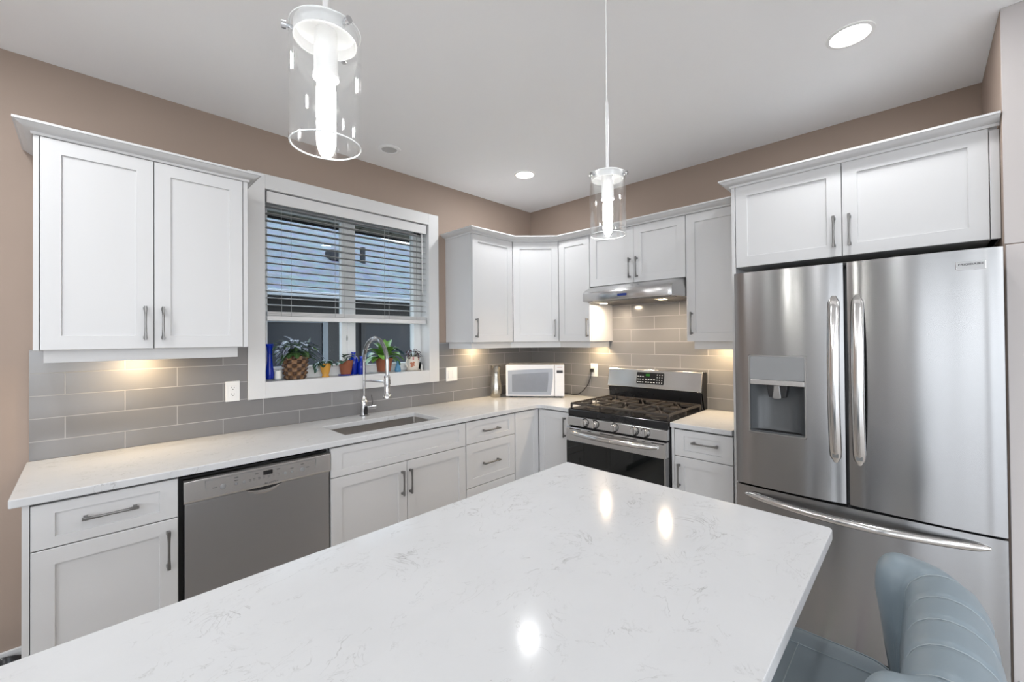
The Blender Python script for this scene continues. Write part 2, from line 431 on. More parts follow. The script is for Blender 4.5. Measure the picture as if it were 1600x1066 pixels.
def text(name, s, m, parent, T, width=None, height=.01, depth=.0003, bold=0.):
    """flat raised lettering; T maps local (x right, y up, z out) to world"""
    cu = bpy.data.curves.new('lettering', 'FONT'); cu.body = s; cu.size = height*1.4; cu.extrude = depth; cu.align_x = 'CENTER'; cu.align_y = 'CENTER'; cu.resolution_u = 3
    cu.offset = bold
    ob = bpy.data.objects.new('lettering_tmp', cu); COL.objects.link(ob)
    dg = bpy.context.evaluated_depsgraph_get(); me = bpy.data.meshes.new_from_object(ob.evaluated_get(dg))
    COL.objects.unlink(ob); bpy.data.objects.remove(ob)
    if width:
        w = max(v.co.x for v in me.vertices)-min(v.co.x for v in me.vertices); k = width/w
        for v in me.vertices: v.co.x *= k
    inv = ROOTM.get(root_of(parent).name, Matrix.Identity(4))
    me.transform(inv @ T); me.materials.clear(); me.materials.append(M[m])
    o = bpy.data.objects.new(name, me); COL.objects.link(o); o.parent = parent; return o
def frame_T(origin, right, up):
    r = Vector(right).normalized(); u = Vector(up).normalized(); w = r.cross(u)
    m = Matrix.Identity(4)
    for i in range(3): m[i][0] = r[i]; m[i][1] = u[i]; m[i][2] = w[i]; m[i][3] = origin[i]
    return m
RW = -PI/2     # rotation of units on the stove wall (front faces -x)

# ------------------------------------------------------------------ room shell
YB, XL = -7.5, -7.5
m = MB(); m.box(XL, 0, YB, 0, -.05, 0); struct(m.build('floor', 'floor', smooth=0))
m = MB(); m.box(XL-.15, .15, YB-.15, .15, H, H+.1); struct(m.build('ceiling', 'ceiling', smooth=0))
WX0, WX1, WZ0, WZ1 = -2.415, -1.247, 1.189, 2.355          # sink window opening
g_ = .02
m = MB(); m.box(XL-.15, WX0-g_, 0, .18, -.05, H); m.box(WX1+g_, .15, 0, .18, -.05, H); m.box(WX0-g_, WX1+g_, 0, .18, -.05, WZ0-g_); m.box(WX0-g_, WX1+g_, 0, .18, WZ1+g_, H)
struct(m.build('wall_left', 'wall', smooth=0))
m = MB(); m.box(0, .15, YB-.15, 0, -.05, H); struct(m.build('wall_right', 'wall', smooth=0))
m = MB(); m.box(-.66, -.0005, YB, -3.062, 0, H); struct(m.build('wall_alcove', 'wall', smooth=0, bevel=.006))
m = MB(); m.box(-.668, -.66, -3.9, -3.067, 0, 1.788); struct(m.build('trim_1', 'alcovewall', smooth=0, bevel=.002))
m = MB(); m.box(-.667, -.66, -3.9, -3.064, 1.7915, H-.0005); struct(m.build('trim_2', 'alcovewall', smooth=0, bevel=.0015))
def walled(name, axis, pos, lo, hi, openings, th=.15):
    """outer wall with openings (a0, a1, z0, z1), sorted"""
    m = MB()
    def bx(a0, a1, z0, z1):
        if axis == 'x': m.box(pos-th, pos, a0, a1, z0, z1)
        else: m.box(a0, a1, pos-th, pos, z0, z1)
    cur = lo
    for a0, a1, z0, z1 in openings:
        bx(cur, a0, -.05, H); bx(a0, a1, z1, H)
        if z0 > 0: bx(a0, a1, -.05, z0)
        cur = a1
    bx(cur, hi, -.05, H); return struct(m.build(name, 'lightwall', smooth=0))
OPEN_X = [(-7.0, -5.2, .06, 2.45), (-4.95, -2.72, .40, 2.25)]
OPEN_Y = [(-7.0, -5.0, .06, 2.45), (-4.6, -2.4, .06, 2.45)]
walled('wall_front', 'x', XL, YB-.15, 0, OPEN_X)
walled('wall_rear', 'y', YB, XL, 0, OPEN_Y)
wn_i = 1
def added_window(axis, pos, a0, a1, z0, z1):  # unseen windows, added and sized for the daylight they let in
    global wn_i; wn_i += 1
    m = MB(); w = .07
    def bx(p0, p1, b0, b1, c0, c1):
        if axis == 'x': m.box(pos+p0, pos+p1, b0, b1, c0, c1)
        else: m.box(b0, b1, pos+p0, pos+p1, c0, c1)
    for b0, b1, c0, c1 in ((a0, a0+w, z0, z1), (a1-w, a1, z0, z1), (a0, a1, z0, z0+w), (a0, a1, z1-w, z1), ((a0+a1)/2-.03, (a0+a1)/2+.03, z0, z1)):
        bx(-.11, -.05, b0, b1, c0, c1)
    for b0, b1, c0, c1 in ((a0-.09, a0, z0-.09, z1+.09), (a1, a1+.09, z0-.09, z1+.09), (a0, a1, z0-.09, z0), (a0, a1, z1, z1+.09)):
        bx(.0, .02, b0, b1, max(0.0, c0), c1)
    o = struct(m.build('window_%d' % wn_i, 'trimwhite', smooth=0))
    d = bpy.data.lights.new('daylight_portal', 'AREA'); d.shape = 'RECTANGLE'; d.size = a1-a0; d.size_y = z1-z0
    d.cycles.is_portal = True
    l = bpy.data.objects.new('daylight_portal', d); COL.objects.link(l)
    if axis == 'x': l.location = (pos-.14, (a0+a1)/2, (z0+z1)/2); l.rotation_euler = (PI/2, 0, -PI/2)
    else: l.location = ((a0+a1)/2, pos-.14, (z0+z1)/2); l.rotation_euler = (PI/2, 0, 0)
for a in OPEN_X: added_window('x', XL, *a)
for a in OPEN_Y: added_window('y', YB, *a)
# baseboards
m = MB(); m.box(XL, -3.325, -.014, 0, 0, .115); struct(m.build('baseboard_left', 'trimwhite', smooth=0, bevel=.003))
m = MB(); m.box(-.674, -.668, -7.4, -3.08, 0, .115); struct(m.build('baseboard_alcove', 'trimwhite', smooth=0, bevel=.002))

# ------------------------------------------------------------------ sink window
win = MB()
c0, c1 = -2.507, -1.153
for x0, x1, z0, z1 in ((c0, WX0, 1.092, 2.443), (WX1, c1, 1.092, 2.443), (WX0, WX1, 1.092, WZ0), (WX0, WX1, WZ1, 2.443)): win.box(x0, x1, -.02, 0, z0, z1)
for x0, x1, z0, z1 in ((WX0-.019, WX0, WZ0-.019, WZ1+.019), (WX1, WX1+.019, WZ0-.019, WZ1+.019), (WX0, WX1, WZ0-.019, WZ0), (WX0, WX1, WZ1, WZ1+.019)): win.box(x0, x1, .0005, .18, z0, z1)
win = struct(win.build('window_1', 'trimwhite', smooth=0, bevel=.002))
f = MB(); y0, y1 = .10, .16
for x0, x1, z0, z1 in ((WX0+.002, WX0+.034, WZ0, WZ1), (-1.313, WX1, WZ0, WZ1), (WX0, WX1, WZ0, 1.255), (WX0, WX1, 2.285, WZ1), (-1.866, -1.80, 1.255, 2.285)): f.box(x0, x1, y0, y1, z0, z1)
f.build('window_frame', 'vinyl', win, bevel=.004, smooth=0)
f = MB()      # sliding sash on the left
for x0, x1, z0, z1 in ((-2.381, -2.372, 1.255, 2.285), (-1.904, -1.862, 1.255, 2.285), (-2.381, -1.87, 1.255, 1.270), (-2.381, -1.87, 2.270, 2.285)): f.box(x0, x1, y0-.004, y1-.02, z0, z1)
f.build('window_sash', 'vinyl', win, bevel=.003, smooth=0)
f = MB(); f.box(-2.372, -1.904, .124, .128, 1.270, 2.270); f.build('window_glass', 'pane', win, smooth=0)
f = MB(); f.box(-1.80, -1.313, .134, .138, 1.255, 2.285); f.build('window_glass', 'pane', win, smooth=0)

# ------------------------------------------------------------------ tile backsplash
m = MB(); t = .010
m.box(-3.345, c0-.001, -t, -.0005, .9145, 1.4075); m.box(c0-.001, c1+.001, -t, -.0005, .9145, 1.091); m.box(c1+.001, -.011, -t, -.0005, .9145, 1.4075)
tag(m.build('tile_backsplash', 'tile_l', smooth=0), 'grey glossy running bond tile backsplash under and around the sink window', 'backsplash')
m = MB(); m.box(-t, -.0005, -2.069, -.0005, .9145, 1.4075); m.box(-t, -.0005, -1.704, -.939, 1.4075, 1.83)
tag(m.build('tile_backsplash', 'tile_r', smooth=0), 'warm taupe glossy tile backsplash behind the gas range and under the hood', 'backsplash')

# ------------------------------------------------------------------ cabinet parts
def shaker(parent, T, x0, x1, z0, z1, name='door', fr=.057, th=.019, rec=.007, frz=None):
    """shaker front: local x across, z up, back of the front at local y=0, face at y=-th"""
    b = MB(T); frz = frz or fr
    xi0, xi1, zi0, zi1 = x0+fr, x1-fr, z0+frz, z1-frz; bv = .002
    def ring(a, bb, c, d, y): return [b.v((a, y, c)), b.v((bb, y, c)), b.v((bb, y, d)), b.v((a, y, d))]
    e = .0015
    R = [ring(x0, x1, z0, z1, 0), ring(x0, x1, z0, z1, -th+e), ring(x0+e, x1-e, z0+e, z1-e, -th), ring(xi0, xi1, zi0, zi1, -th), ring(xi0+bv, xi1-bv, zi0+bv, zi1-bv, -th+rec)]
    for i in range(len(R)-1):
        for j in range(4): b.face([R[i][j], R[i][(j+1) % 4], R[i+1][(j+1) % 4], R[i+1][j]])
    b.face(R[-1]); b.face(list(reversed(R[0])))
    return b.build(name, 'white', parent, smooth=0)
def pull(parent, T, x, z, length=.150, vertical=True, y=-.019):
    b = MB(T); h = length/2; so = .028
    def P(s, o, w): return (x+w, y-o, z+s) if vertical else (x+s, y-o, z+w)
    st = [(-h, .0052, .012), (-h+.010, .0058, .012), (-h+.026, .0050, .0115), (-h+.042, .0042, .011), (0, .0038, .0105), (h-.042, .0042, .011), (h-.026, .0050, .0115), (h-.010, .0058, .012), (h, .0052, .012)]
    rings = []
    for s, w, t_ in st:
        o0 = so-.004 if abs(s) < h-.04 else so-.006; o1 = so+.004
        rings.append([P(s, o0, -w), P(s, o0, w), P(s, (o0+o1)/2+.002, w*1.02), P(s, o1, w*.6), P(s, o1, -w*.6), P(s, (o0+o1)/2+.002, -w*1.02)])
    b.loft(rings)
    for s in (-h+.010, h-.010):
        b.loft([[P(s-.006, 0, -.0065), P(s+.006, 0, -.0065), P(s+.006, 0, .0065), P(s-.006, 0, .0065)], [P(s-.005, so-.004, -.0055), P(s+.005, so-.004, -.0055), P(s+.005, so-.004, .0055), P(s-.005, so-.004, .0055)]])
    return b.build('handle', 'nickel', parent, smooth=50)
ZB, ZT = 1.4085, 2.262
CROWN = [(0, ZT-.002), (.005, ZT-.002), (.006, ZT+.009), (.013, ZT+.011), (.021, ZT+.014), (.031, ZT+.019), (.040, ZT+.026), (.044, ZT+.030), (.050, ZT+.031), (.050, ZT+.040), (0, ZT+.040)]
RAIL = [(0, 1.357), (0, ZB), (-.018, ZB), (-.018, 1.357)]
def puck(parent, x, y):
    b = MB(); b.lathe([(.034, ZB-.012), (.036, ZB-.010), (.036, ZB-.0005)], (x, y), 24); b.build('puck_light', 'plate', parent)
    b = MB(); b.lathe([(.028, ZB-.0128), (.028, ZB-.0115)], (x, y), 24); b.build('puck_lens', 'warmlens', parent)
    lamp_area('puck_lamp', (x, y, ZB-.015), .05, P_PUCK, (1, .74, .43), parent)

# --- upper cabinet left of the window
t = thing('wall_cabinet', 'large white two-door wall cabinet left of the window', 'cabinet', (-3.315, 0, ZB))
b = MB(); b.box(-3.315, -2.583, -.327, -.0005, ZB, ZT+.03); b.box(-3.315, -3.299, -.344, -.327, ZB, ZT); b.box(-2.603, -2.583, -.344, -.327, ZB, ZT)
b.build('body', 'white', t, bevel=.001, smooth=0)
b = MB(); b.box(-3.298, -2.604, -.3285, -.327, ZB+.002, ZT); b.build('door_gap_shade', 'gap_shade', t, smooth=0)
T = local((0, -.329, 0), 0)
d = shaker(t, T, -3.296, -2.9545, ZB+.001, ZT-.004); pull(d, T, -2.984, 1.523)
d = shaker(t, T, -2.9515, -2.606, ZB+.001, ZT-.004); pull(d, T, -2.923, 1.523)
b = MB(); b.sweep([(-3.316, -.001), (-3.316, -.346), (-2.582, -.346), (-2.582, -.001)], CROWN); b.build('crown_moulding', 'white', t, smooth=30)
b = MB(); b.sweep([(-3.289, -.0125), (-3.289, -.300), (-2.619, -.300), (-2.619, -.0125)], RAIL); b.build('light_rail', 'white', t, bevel=.001, smooth=0)
puck(t, -2.985, -.11)
# --- upper run right of the window
t = thing('wall_cabinet', 'white single-door wall cabinet between the window and the diagonal corner cabinet', 'cabinet', (-1.0695, 0, ZB))
b = MB(); b.box(-1.0695, -.614, -.327, -.0005, ZB, ZT+.03); b.build('body', 'white', t, bevel=.001, smooth=0)
b = MB(); b.box(-1.05, -.62, -.3285, -.327, ZB+.002, ZT); b.build('door_gap_shade', 'gap_shade', t, smooth=0)
T = local((0, -.329, 0), 0); d = shaker(t, T, -1.068, -.6255, ZB+.001, ZT-.004); pull(d, T, -1.038, 1.522)
puck(t, -.80, -.11)
t = thing('wall_cabinet', 'white diagonal corner wall cabinet above the microwave', 'cabinet', (-.3, -.3, ZB))
b = MB(); b.prism([(-.613, -.0005), (-.613, -.327), (-.327, -.613), (-.0005, -.613), (-.0005, -.0005)], ZB, ZT+.03); b.build('body', 'white', t, smooth=0)
T = local((-.6145, -.3285, 0), -PI/4); W = .404
b = MB(T); b.box(.008, W-.004, -.002, 0, ZB+.002, ZT); b.build('door_gap_shade', 'gap_shade', t, smooth=0)
T = local((-.616, -.330, 0), -PI/4)
d = shaker(t, T, .010, W-.008, ZB+.001, ZT-.004); pull(d, T, W-.040, 1.521)
t = thing('wall_cabinet', 'narrow white one-door wall cabinet just left of the range hood', 'cabinet', (0, -.614, ZB), RW)
b = MB(); b.box(-.327, -.0005, -.938, -.614, ZB, ZT+.03); b.build('body', 'white', t, bevel=.001, smooth=0)
b = MB(); b.box(-.3285, -.327, -.934, -.62, ZB+.002, ZT); b.build('door_gap_shade', 'gap_shade', t, smooth=0)
T = local((-.329, -.614, 0), RW); d = shaker(t, T, .012, .3225, ZB+.001, ZT-.004); pull(d, T, .304, 1.521)
puck(t, -.11, -.842)
t = thing('wall_cabinet', 'short white two-door wall cabinet directly above the range hood', 'cabinet', (0, -.94, 1.84), RW)
b = MB(); b.box(-.327, -.0005, -1.703, -.9395, 1.842, ZT+.03); b.build('body', 'white', t, bevel=.001, smooth=0)
b = MB(); b.box(-.3285, -.327, -1.70, -.942, 1.845, ZT); b.build('door_gap_shade', 'gap_shade', t, smooth=0)
T = local((-.329, -.94, 0), RW)
d = shaker(t, T, .002, .3805, 1.843, ZT-.004); pull(d, T, .353, 1.952)
d = shaker(t, T, .3835, .762, 1.843, ZT-.004); pull(d, T, .411, 1.952)
t = thing('wall_cabinet', 'white one-door wall cabinet between the range hood and the refrigerator', 'cabinet', (0, -1.7045, ZB), RW)
b = MB(); b.box(-.327, -.0005, -2.0695, -1.7045, ZB, ZT+.03); b.build('body', 'white', t, bevel=.001, smooth=0)
b = MB(); b.box(-.3285, -.327, -2.06, -1.708, ZB+.002, ZT); b.build('door_gap_shade', 'gap_shade', t, smooth=0)
T = local((-.329, -1.7045, 0), RW); d = shaker(t, T, .002, .362, ZB+.001, ZT-.004); pull(d, T, .036, 1.529)
b = MB(); b.sweep([(-.012, -1.737), (-.30, -1.737), (-.30, -2.069)], [(0, 1.357), (0, ZB-.0005), (-.018, ZB-.0005), (-.018, 1.357)]); b.build('light_rail', 'white', t, bevel=.001, smooth=0)
puck(t, -.11, -1.86)
b = MB(); b.sweep([(-1.0705, -.001), (-1.0705, -.3495), (-.6245, -.3495), (-.3495, -.6245), (-.3495, -2.069)], CROWN)
tag(b.build('crown_moulding', 'white', smooth=30), 'white crown moulding along the wall cabinets from the window round the corner to the refrigerator', 'moulding')
b = MB(); b.sweep([(-1.046, -.0125), (-1.046, -.30), (-.602, -.30), (-.30, -.602), (-.30, -.906), (-.0125, -.906)], [(0, 1.357), (0, ZB-.0005), (-.018, ZB-.0005), (-.018, 1.357)])
tag(b.build('light_rail', 'white', bevel=.001, smooth=0), 'white light rail under the corner wall cabinets above the microwave', 'moulding')
# --- cabinet over the refrigerator, with its tall side panel
t = thing('refrigerator_cabinet', 'white two-door cabinet above the refrigerator with crown and tall side panel', 'cabinet', (0, -2.0705, 0), RW)
b = MB(); b.box(-.60, -.0005, -3.056, -2.09, 1.824, ZT+.03); b.box(-.619, -.0005, -3.0605, -3.0335, 1.824, ZT); b.build('body', 'white', t, bevel=.001, smooth=0)
b = MB(); b.box(-.62, -.0005, -2.09, -2.0705, 0.0, ZT+.03); b.build('side_panel', 'white', t, bevel=.001, smooth=0)
b = MB(); b.box(-.6015, -.60, -3.03, -2.092, 1.826, ZT); b.build('door_gap_shade', 'gap_shade', t, smooth=0)
T = local((-.602, -2.0705, 0), RW)
d = shaker(t, T, .0225, .4895, 1.824, ZT-.0015+.012); pull(d, T, .461, 1.943)
d = shaker(t, T, .4925, .9605, 1.824, ZT-.0015+.012); pull(d, T, .520, 1.943)
b = MB(); b.sweep([(-.402, -2.0695), (-.622, -2.0695), (-.622, -3.0605)], [(o, z+.013) for o, z in CROWN]); b.build('crown_moulding', 'white', t, smooth=30)

# ------------------------------------------------------------------ base cabinets
FB = -.610     # box front
def base(label, x0, x1, wallside='l', name='base_cabinet', hollow=False):
    """returns thing and transform with local x across, y=0 at the box front"""
    if wallside == 'l':
        t = thing(name, label, 'cabinet', (x0, 0, 0)); T = local((0, FB, 0), 0)
        X = MB(local((0, 0, 0), 0))
    else:
        t = thing(name, label, 'cabinet', (0, -x0, 0), RW); T = local((FB, 0, 0), RW)
        X = MB(local((0, 0, 0), RW))
    if hollow:
        X.box(x0, x0+.016, FB, -.011, .1, .8835); X.box(x1-.016, x1, FB, -.011, .1, .8835); X.box(x0, x1, FB, FB+.016, .1, .8835); X.box(x0, x1, FB, -.011, .1, .116)
    else: X.box(x0, x1, FB, -.011, .1, .8835)
    X.box(x0, x1, FB+.06, FB+.09, 0, .1)
    X.build('body', 'white', t, smooth=0, bevel=.0008)
    G = MB(T); G.box(x0+.003, x1-.003, -.0012, 0, .103, .881); G.build('door_gap_shade', 'gap_shade', t, smooth=0)
    return t, T.copy() @ Matrix.Translation((0, -.0015, 0))
t, T = base('white base cabinet with a drawer over a door at the left counter end', -3.322, -2.9005)
b = MB(); b.box(-3.3225, -3.305, -.630, -.6125, 0.0, .8835); b.build('end_stile', 'white', t, smooth=0, bevel=.001)
d = shaker(t, T, -3.303, -2.9035, .717, .873, 'drawer', fr=.057, frz=.036); pull(d, T, -3.102, .799, .155, False)
d = shaker(t, T, -3.303, -2.9035, .103, .713); pull(d, T, -2.935, .597, .153)
t, T = base('white sink base cabinet with false drawer front and two doors beside the dishwasher', -2.280, -1.3785, hollow=True)
shaker(t, T, -2.278, -1.3805, .719, .873, 'false_front', frz=.036)
d = shaker(t, T, -2.278, -1.8295, .103, .715); pull(d, T, -1.864, .595, .145)
d = shaker(t, T, -1.8265, -1.3805, .103, .715); pull(d, T, -1.810, .595, .145)
t, T = base('white three-drawer base cabinet between the sink cabinet and the corner', -1.377, -.902)
d = shaker(t, T, -1.375, -.905, .722, .873, 'drawer', frz=.036); pull(d, T, -1.155, .797, .155, False)
d = shaker(t, T, -1.375, -.905, .424, .718, 'drawer'); pull(d, T, -1.155, .569, .155, False)
d = shaker(t, T, -1.375, -.905, .103, .420, 'drawer'); pull(d, T, -1.155, .262, .155, False)
# corner base, L-shaped
t = thing('corner_base_cabinet', 'white corner base cabinet with two doors meeting left of the range', 'cabinet', (-.3, -.3, 0))
b = MB(); b.prism([(-.9005, -.011), (-.9005, FB), (FB, FB), (FB, -.938), (-.011, -.938), (-.011, -.011)], .1, .8835); b.prism([(-.9005, -.45), (-.9005, FB+.06), (FB+.06, FB+.06), (FB+.06, -.938), (-.45, -.938), (-.45, -.45)], 0, .1); b.build('body', 'white', t, smooth=0)
b = MB(); b.box(-.898, -.635, FB-.0012, FB, .103, .881); b.box(FB-.0012, FB, -.936, -.635, .103, .881); b.build('door_gap_shade', 'gap_shade', t, smooth=0)
T = local((0, FB-.0015, 0), 0); shaker(t, T, -.8985, -.6325, .103, .873, fr=.055)
T = local((FB-.0015, 0, 0), RW); d = shaker(t, T, .634, .936, .103, .873, fr=.055); pull(d, T, .896, .764, .150)
t, T = base('white base cabinet with a drawer over a door between range and refrigerator', 1.7155, 2.0695, 'r')
b = MB(local((0, 0, 0), RW)); b.box(1.716, 1.732, -.629, -.6125, .0, .8835); b.build('end_stile', 'white', t, smooth=0, bevel=.001)
d = shaker(t, T, 1.735, 2.067, .714, .873, 'drawer', frz=.036); pull(d, T, 1.919, .806, .150, False)
d = shaker(t, T, 1.735, 2.067, .103, .710); pull(d, T, 1.764, .598, .140)

# ------------------------------------------------------------------ countertops
def slab(name, outer, hole, z0, z1, label, bevel=.004):
    bm = bmesh.new(); es = []
    for lp in [outer]+([hole] if hole else []):
        vs = [bm.verts.new((x, y, z1)) for x, y in lp]
        es += [bm.edges.new((vs[i], vs[(i+1) % len(vs)])) for i in range(len(vs))]
    bmesh.ops.triangle_fill(bm, use_beauty=True, use_dissolve=False, edges=es)
    r = bmesh.ops.extrude_face_region(bm, geom=bm.faces[:])
    bmesh.ops.translate(bm, vec=(0, 0, z0-z1), verts=[g for g in r['geom'] if isinstance(g, bmesh.types.BMVert)])
    bmesh.ops.recalc_face_normals(bm, faces=bm.faces[:])
    m = MB(); m.bm.free(); m.bm = bm
    return tag(m.build(name, 'quartz', bevel=bevel, seg=2, smooth=0), label, 'countertop')
r = .05; cx, cy = -.65-r, -.65-r
arc = [(cx+r*math.cos(a), cy+r*math.sin(a)) for a in [PI/2*(1-i/8) for i in range(9)]]
slab('countertop', [(-3.352, -.0105), (-3.352, -.645), (-3.347, -.65)]+arc+[(-.65, -.9395), (-.0105, -.9395), (-.0105, -.0105)],
     [(-2.165, -.227), (-1.522, -.227), (-1.522, -.555), (-2.165, -.555)], .884, .914, 'long white quartz countertop running under the window and round the corner to the range')
slab('countertop', [(-.0105, -1.7145), (-.65, -1.7145), (-.65, -2.0695), (-.0105, -2.0695)], None, .884, .914, 'short white quartz countertop piece between the range and the refrigerator')
ir = .014
slab('island_countertop', [(-4.6, -1.745), (-1.748, -1.745), (-1.738, -1.749), (-1.734, -1.759), (-1.734, -2.635), (-1.738, -2.645), (-1.748, -2.649), (-4.6, -2.649)], None, .884, .914, 'large white quartz island countertop with fine grey veins in the foreground', .003)
t = thing('island_cabinet', 'white cabinet carrying the kitchen island countertop', 'cabinet', (-3.1, -2.0, 0))
b = MB(); b.box(-4.55, -1.80, -2.34, -1.80, .1, .8835); b.box(-4.5, -1.86, -2.28, -1.86, 0, .1); b.build('body', 'white', t, smooth=0, bevel=.001)
T = local((-1.80, 0, 0), PI/2)
shaker(t, T, -2.338, -1.802, .11, .875, 'end_panel')
for i in range(5):
    T = local((0, -1.80, 0), PI); shaker(t, T, 1.803+i*.55, 1.803+i*.55+.545, .11, .875, 'door')

# ------------------------------------------------------------------ sink, faucet
t = thing('kitchen_sink', 'undermount stainless steel kitchen sink set in the counter below the window', 'sink', (-1.84, -.39, .69))
b = MB(); x0, x1, y0, y1, zb, zt = -2.168, -1.519, -.558, -.224, .69, .8838
def rr(x0, x1, y0, y1, r, z, n=5):
    out = []
    for cx, cy, a0 in ((x1-r, y1-r, 0), (x0+r, y1-r, PI/2), (x0+r, y0+r, PI), (x1-r, y0+r, 1.5*PI)):
        out += [(cx+r*math.cos(a0+PI/2*i/n), cy+r*math.sin(a0+PI/2*i/n), z) for i in range(n+1)]
    return out
rings = [rr(x0-.012, x1+.012, y0-.012, y1+.012, .018, zt), rr(x0-.012, x1+.012, y0-.012, y1+.012, .018, zb-.004), ]
b.loft(rings[::-1], cap=False)
R = [rr(x0-.012, x1+.012, y0-.012, y1+.012, .018, zt), rr(x0, x1, y0, y1, .015, zt), rr(x0+.004, x1-.004, y0+.004, y1-.004, .018, zb+.02), rr(x0+.02, x1-.02, y0+.02, y1-.02, .02, zb), ]
b.loft(R, cap=False); b.face([b.v(p) for p in R[-1]])
b.face([b.v(p) for p in rr(x0-.012, x1+.012, y0-.012, y1+.012, .018, zb-.004)])
b.build('basin', 'sinksteel', t, smooth=40)
b = MB(); b.lathe([(.0, zb+.001), (.045, zb+.001), (.045, zb+.004), (.036, zb+.005), (.03, zb+.003), (.0, zb+.003)], (-1.84, -.39), 24, cap=False); b.build('drain', 'chrome', t)
t = thing('kitchen_faucet', 'tall chrome spring-neck pull-down faucet behind the sink', 'faucet', (-1.83, -.085, .914))
fx, fy = -1.83, -.088
b = MB(); b.lathe([(.031, .9145), (.031, .920), (.025, .924), (.0235, .99), (.0235, 1.02), (.018, 1.028), (.0165, 1.05)], (fx, fy), 28); b.build('base', 'chrome', t)
b = MB(); b.prism([(fx-.012, .925), (fx+.012, .925), (fx+.014, .955), (fx+.008, .985), (fx-.008, .985), (fx-.014, .955)], fy-.0255, fy-.0215, 'y'); b.build('badge', 'blackmat', t, bevel=.001)
b = MB(); b.tube([(fx+.018, fy, .968), (fx+.075, fy, .968)], .0135, 18); b.tube([(fx+.075, fy, .968), (fx+.082, fy, .968)], .0145, 18); b.build('valve', 'chrome', t)
b = MB(); b.tube([(fx+.062, fy, .975), (fx+.060, fy-.004, 1.01), (fx+.052, fy-.006, 1.055)], [.0055, .0048, .004], 10); b.build('lever', 'chrome', t)
sx, sy = -1.83, -.402; neck = [(fx, fy, 1.04), (fx, fy, 1.15), (fx, fy, 1.285)]
rad = (fy-sy)/2
for i in range(1, 24): a = PI*i/24; neck.append((fx, fy-rad+rad*math.cos(a), 1.29+rad*math.sin(a)))
neck += [(sx, sy, 1.285), (sx, sy, 1.21)]
b = MB(); b.tube(neck, .0088, 12); b.build('neck', 'chrome', t)
# spring coil wound on the neck
def coil(path, r, turns, per=10):
    P = [Vector(p) for p in path]; L = [0]
    for i in range(1, len(P)): L.append(L[-1]+(P[i]-P[i-1]).length)
    out = []; N = turns*per
    for k in range(N+1):
        s = L[-1]*k/N; i = max(j for j in range(len(L)) if L[j] <= s+1e-9); i = min(i, len(P)-2)
        f_ = (s-L[i])/(L[i+1]-L[i]); p = P[i].lerp(P[i+1], f_); tt = (P[min(i+2, len(P)-1)]-P[max(i-1, 0)]).normalized()
        u = Vector((1, 0, 0)); w = tt.cross(u); a = 2*PI*k/per
        out.append(p+u*math.cos(a)*r+w*math.sin(a)*r)
    return out
b = MB(); b.tube(coil(neck[2:], .0112, 74, 8), .0026, 5); b.build('spring', 'chrome', t)
b = MB(); b.tube([(fx, fy, 1.155), (fx, fy-.10, 1.162), (fx, sy+.02, 1.168)], .0062, 10); b.lathe([(.0225, 1.155), (.0225, 1.182)], (sx, sy), 20); b.build('support_arm', 'chrome', t)
b = MB(); b.lathe([(.013, 1.215), (.019, 1.205), (.020, 1.19), (.0185, 1.15), (.017, 1.10), (.022, 1.088), (.026, 1.078), (.026, 1.068), (.020, 1.066)], (sx, sy), 24)
b.tube([(sx, sy, 1.085), (sx+.03, sy, 1.083)], .004, 8); b.build('spray_head', 'chrome', t)

# ------------------------------------------------------------------ dishwasher
t = thing('dishwasher', 'stainless steel dishwasher with a control strip along its top edge', 'dishwasher', (-2.59, 0, 0))
b = MB(); b.box(-2.8985, -2.2825, -.585, -.02, .10, .862); b.box(-2.8985, -2.2825, -.55, -.52, 0, .10); b.build('body', 'blackmat', t, smooth=0)
b = MB(); b.box(-2.881, -2.286, -.627, -.587, .105, .757); b.build('door', 'steel_dw', t, bevel=.003, smooth=0)
# control panel with the scooped handle below its centre
b = MB(); pr = [(-.587, .762), (-.640, .762), (-.645, .772), (-.640, .852), (-.630, .858), (-.587, .858)]
b.prism(pr, -2.886, -2.284, 'x'); b.build('control_panel', 'steel', t, bevel=.0015, smooth=0)
def fy_panel(z): return -.645+(z-.772)/(.852-.772)*.005
T = frame_T((-2.585, -.6432, .812), (1, 0, 0), (0, -.0624, 1))
b = MB(T)
for x0, x1, y0, y1 in ((-.228, .228, .0305, .0316), (-.228, .228, -.0316, -.0305), (-.228, -.2268, -.031, .031), (.2268, .228, -.031, .031)): b.box(x0, x1, y0, y1, -.001, .0007)
b.build('panel_outline', 'greyplastic', t, smooth=0)
b = MB(T); b.box(-.008, .030, .004, .022, -.001, .0008); b.build('display', 'black', t, smooth=0)
for x, r_ in ((-.165, .011), (.163, .011), (-.115, .0055), (-.085, .006), (.085, .006), (.115, .006)):
    b = MB(T); b.lathe([(r_, -.001), (r_, .0022), (r_*.85, .003), (0, .003)], (x, -.008), 20, cap=False); b.build('button', 'greyplastic', t)
marks = [(x, y, .0045, .0015) for x in (-.062, -.045, -.025, -.005, .015, .035, .055) for y in (-.004, -.010, -.016)]
marks += [(x, y, .007, .0017) for x, y in ((-.195, -.006), (-.193, -.013), (-.115, .006), (-.115, .018), (-.035, .016), (.055, .018), (.115, .008), (.163, .017), (.187, -.003), (.187, -.012))]
for x, y, hw, hh in marks:
    b = MB(T); b.box(x-hw, x+hw, y, y+hh, 0, .0006); b.build('panel_marking', 'greydark', t, smooth=0)
text('panel_lettering', 'BOSCH', 'darkgrey', t, frame_T((-2.560, -.6448, .7755), (1, 0, 0), (0, -.0624, 1)), .055, .0075, .0003)
b = MB()     # scooped finger recess, a smile-shaped cup
cxh, zh = -2.585, .7612; n = 20
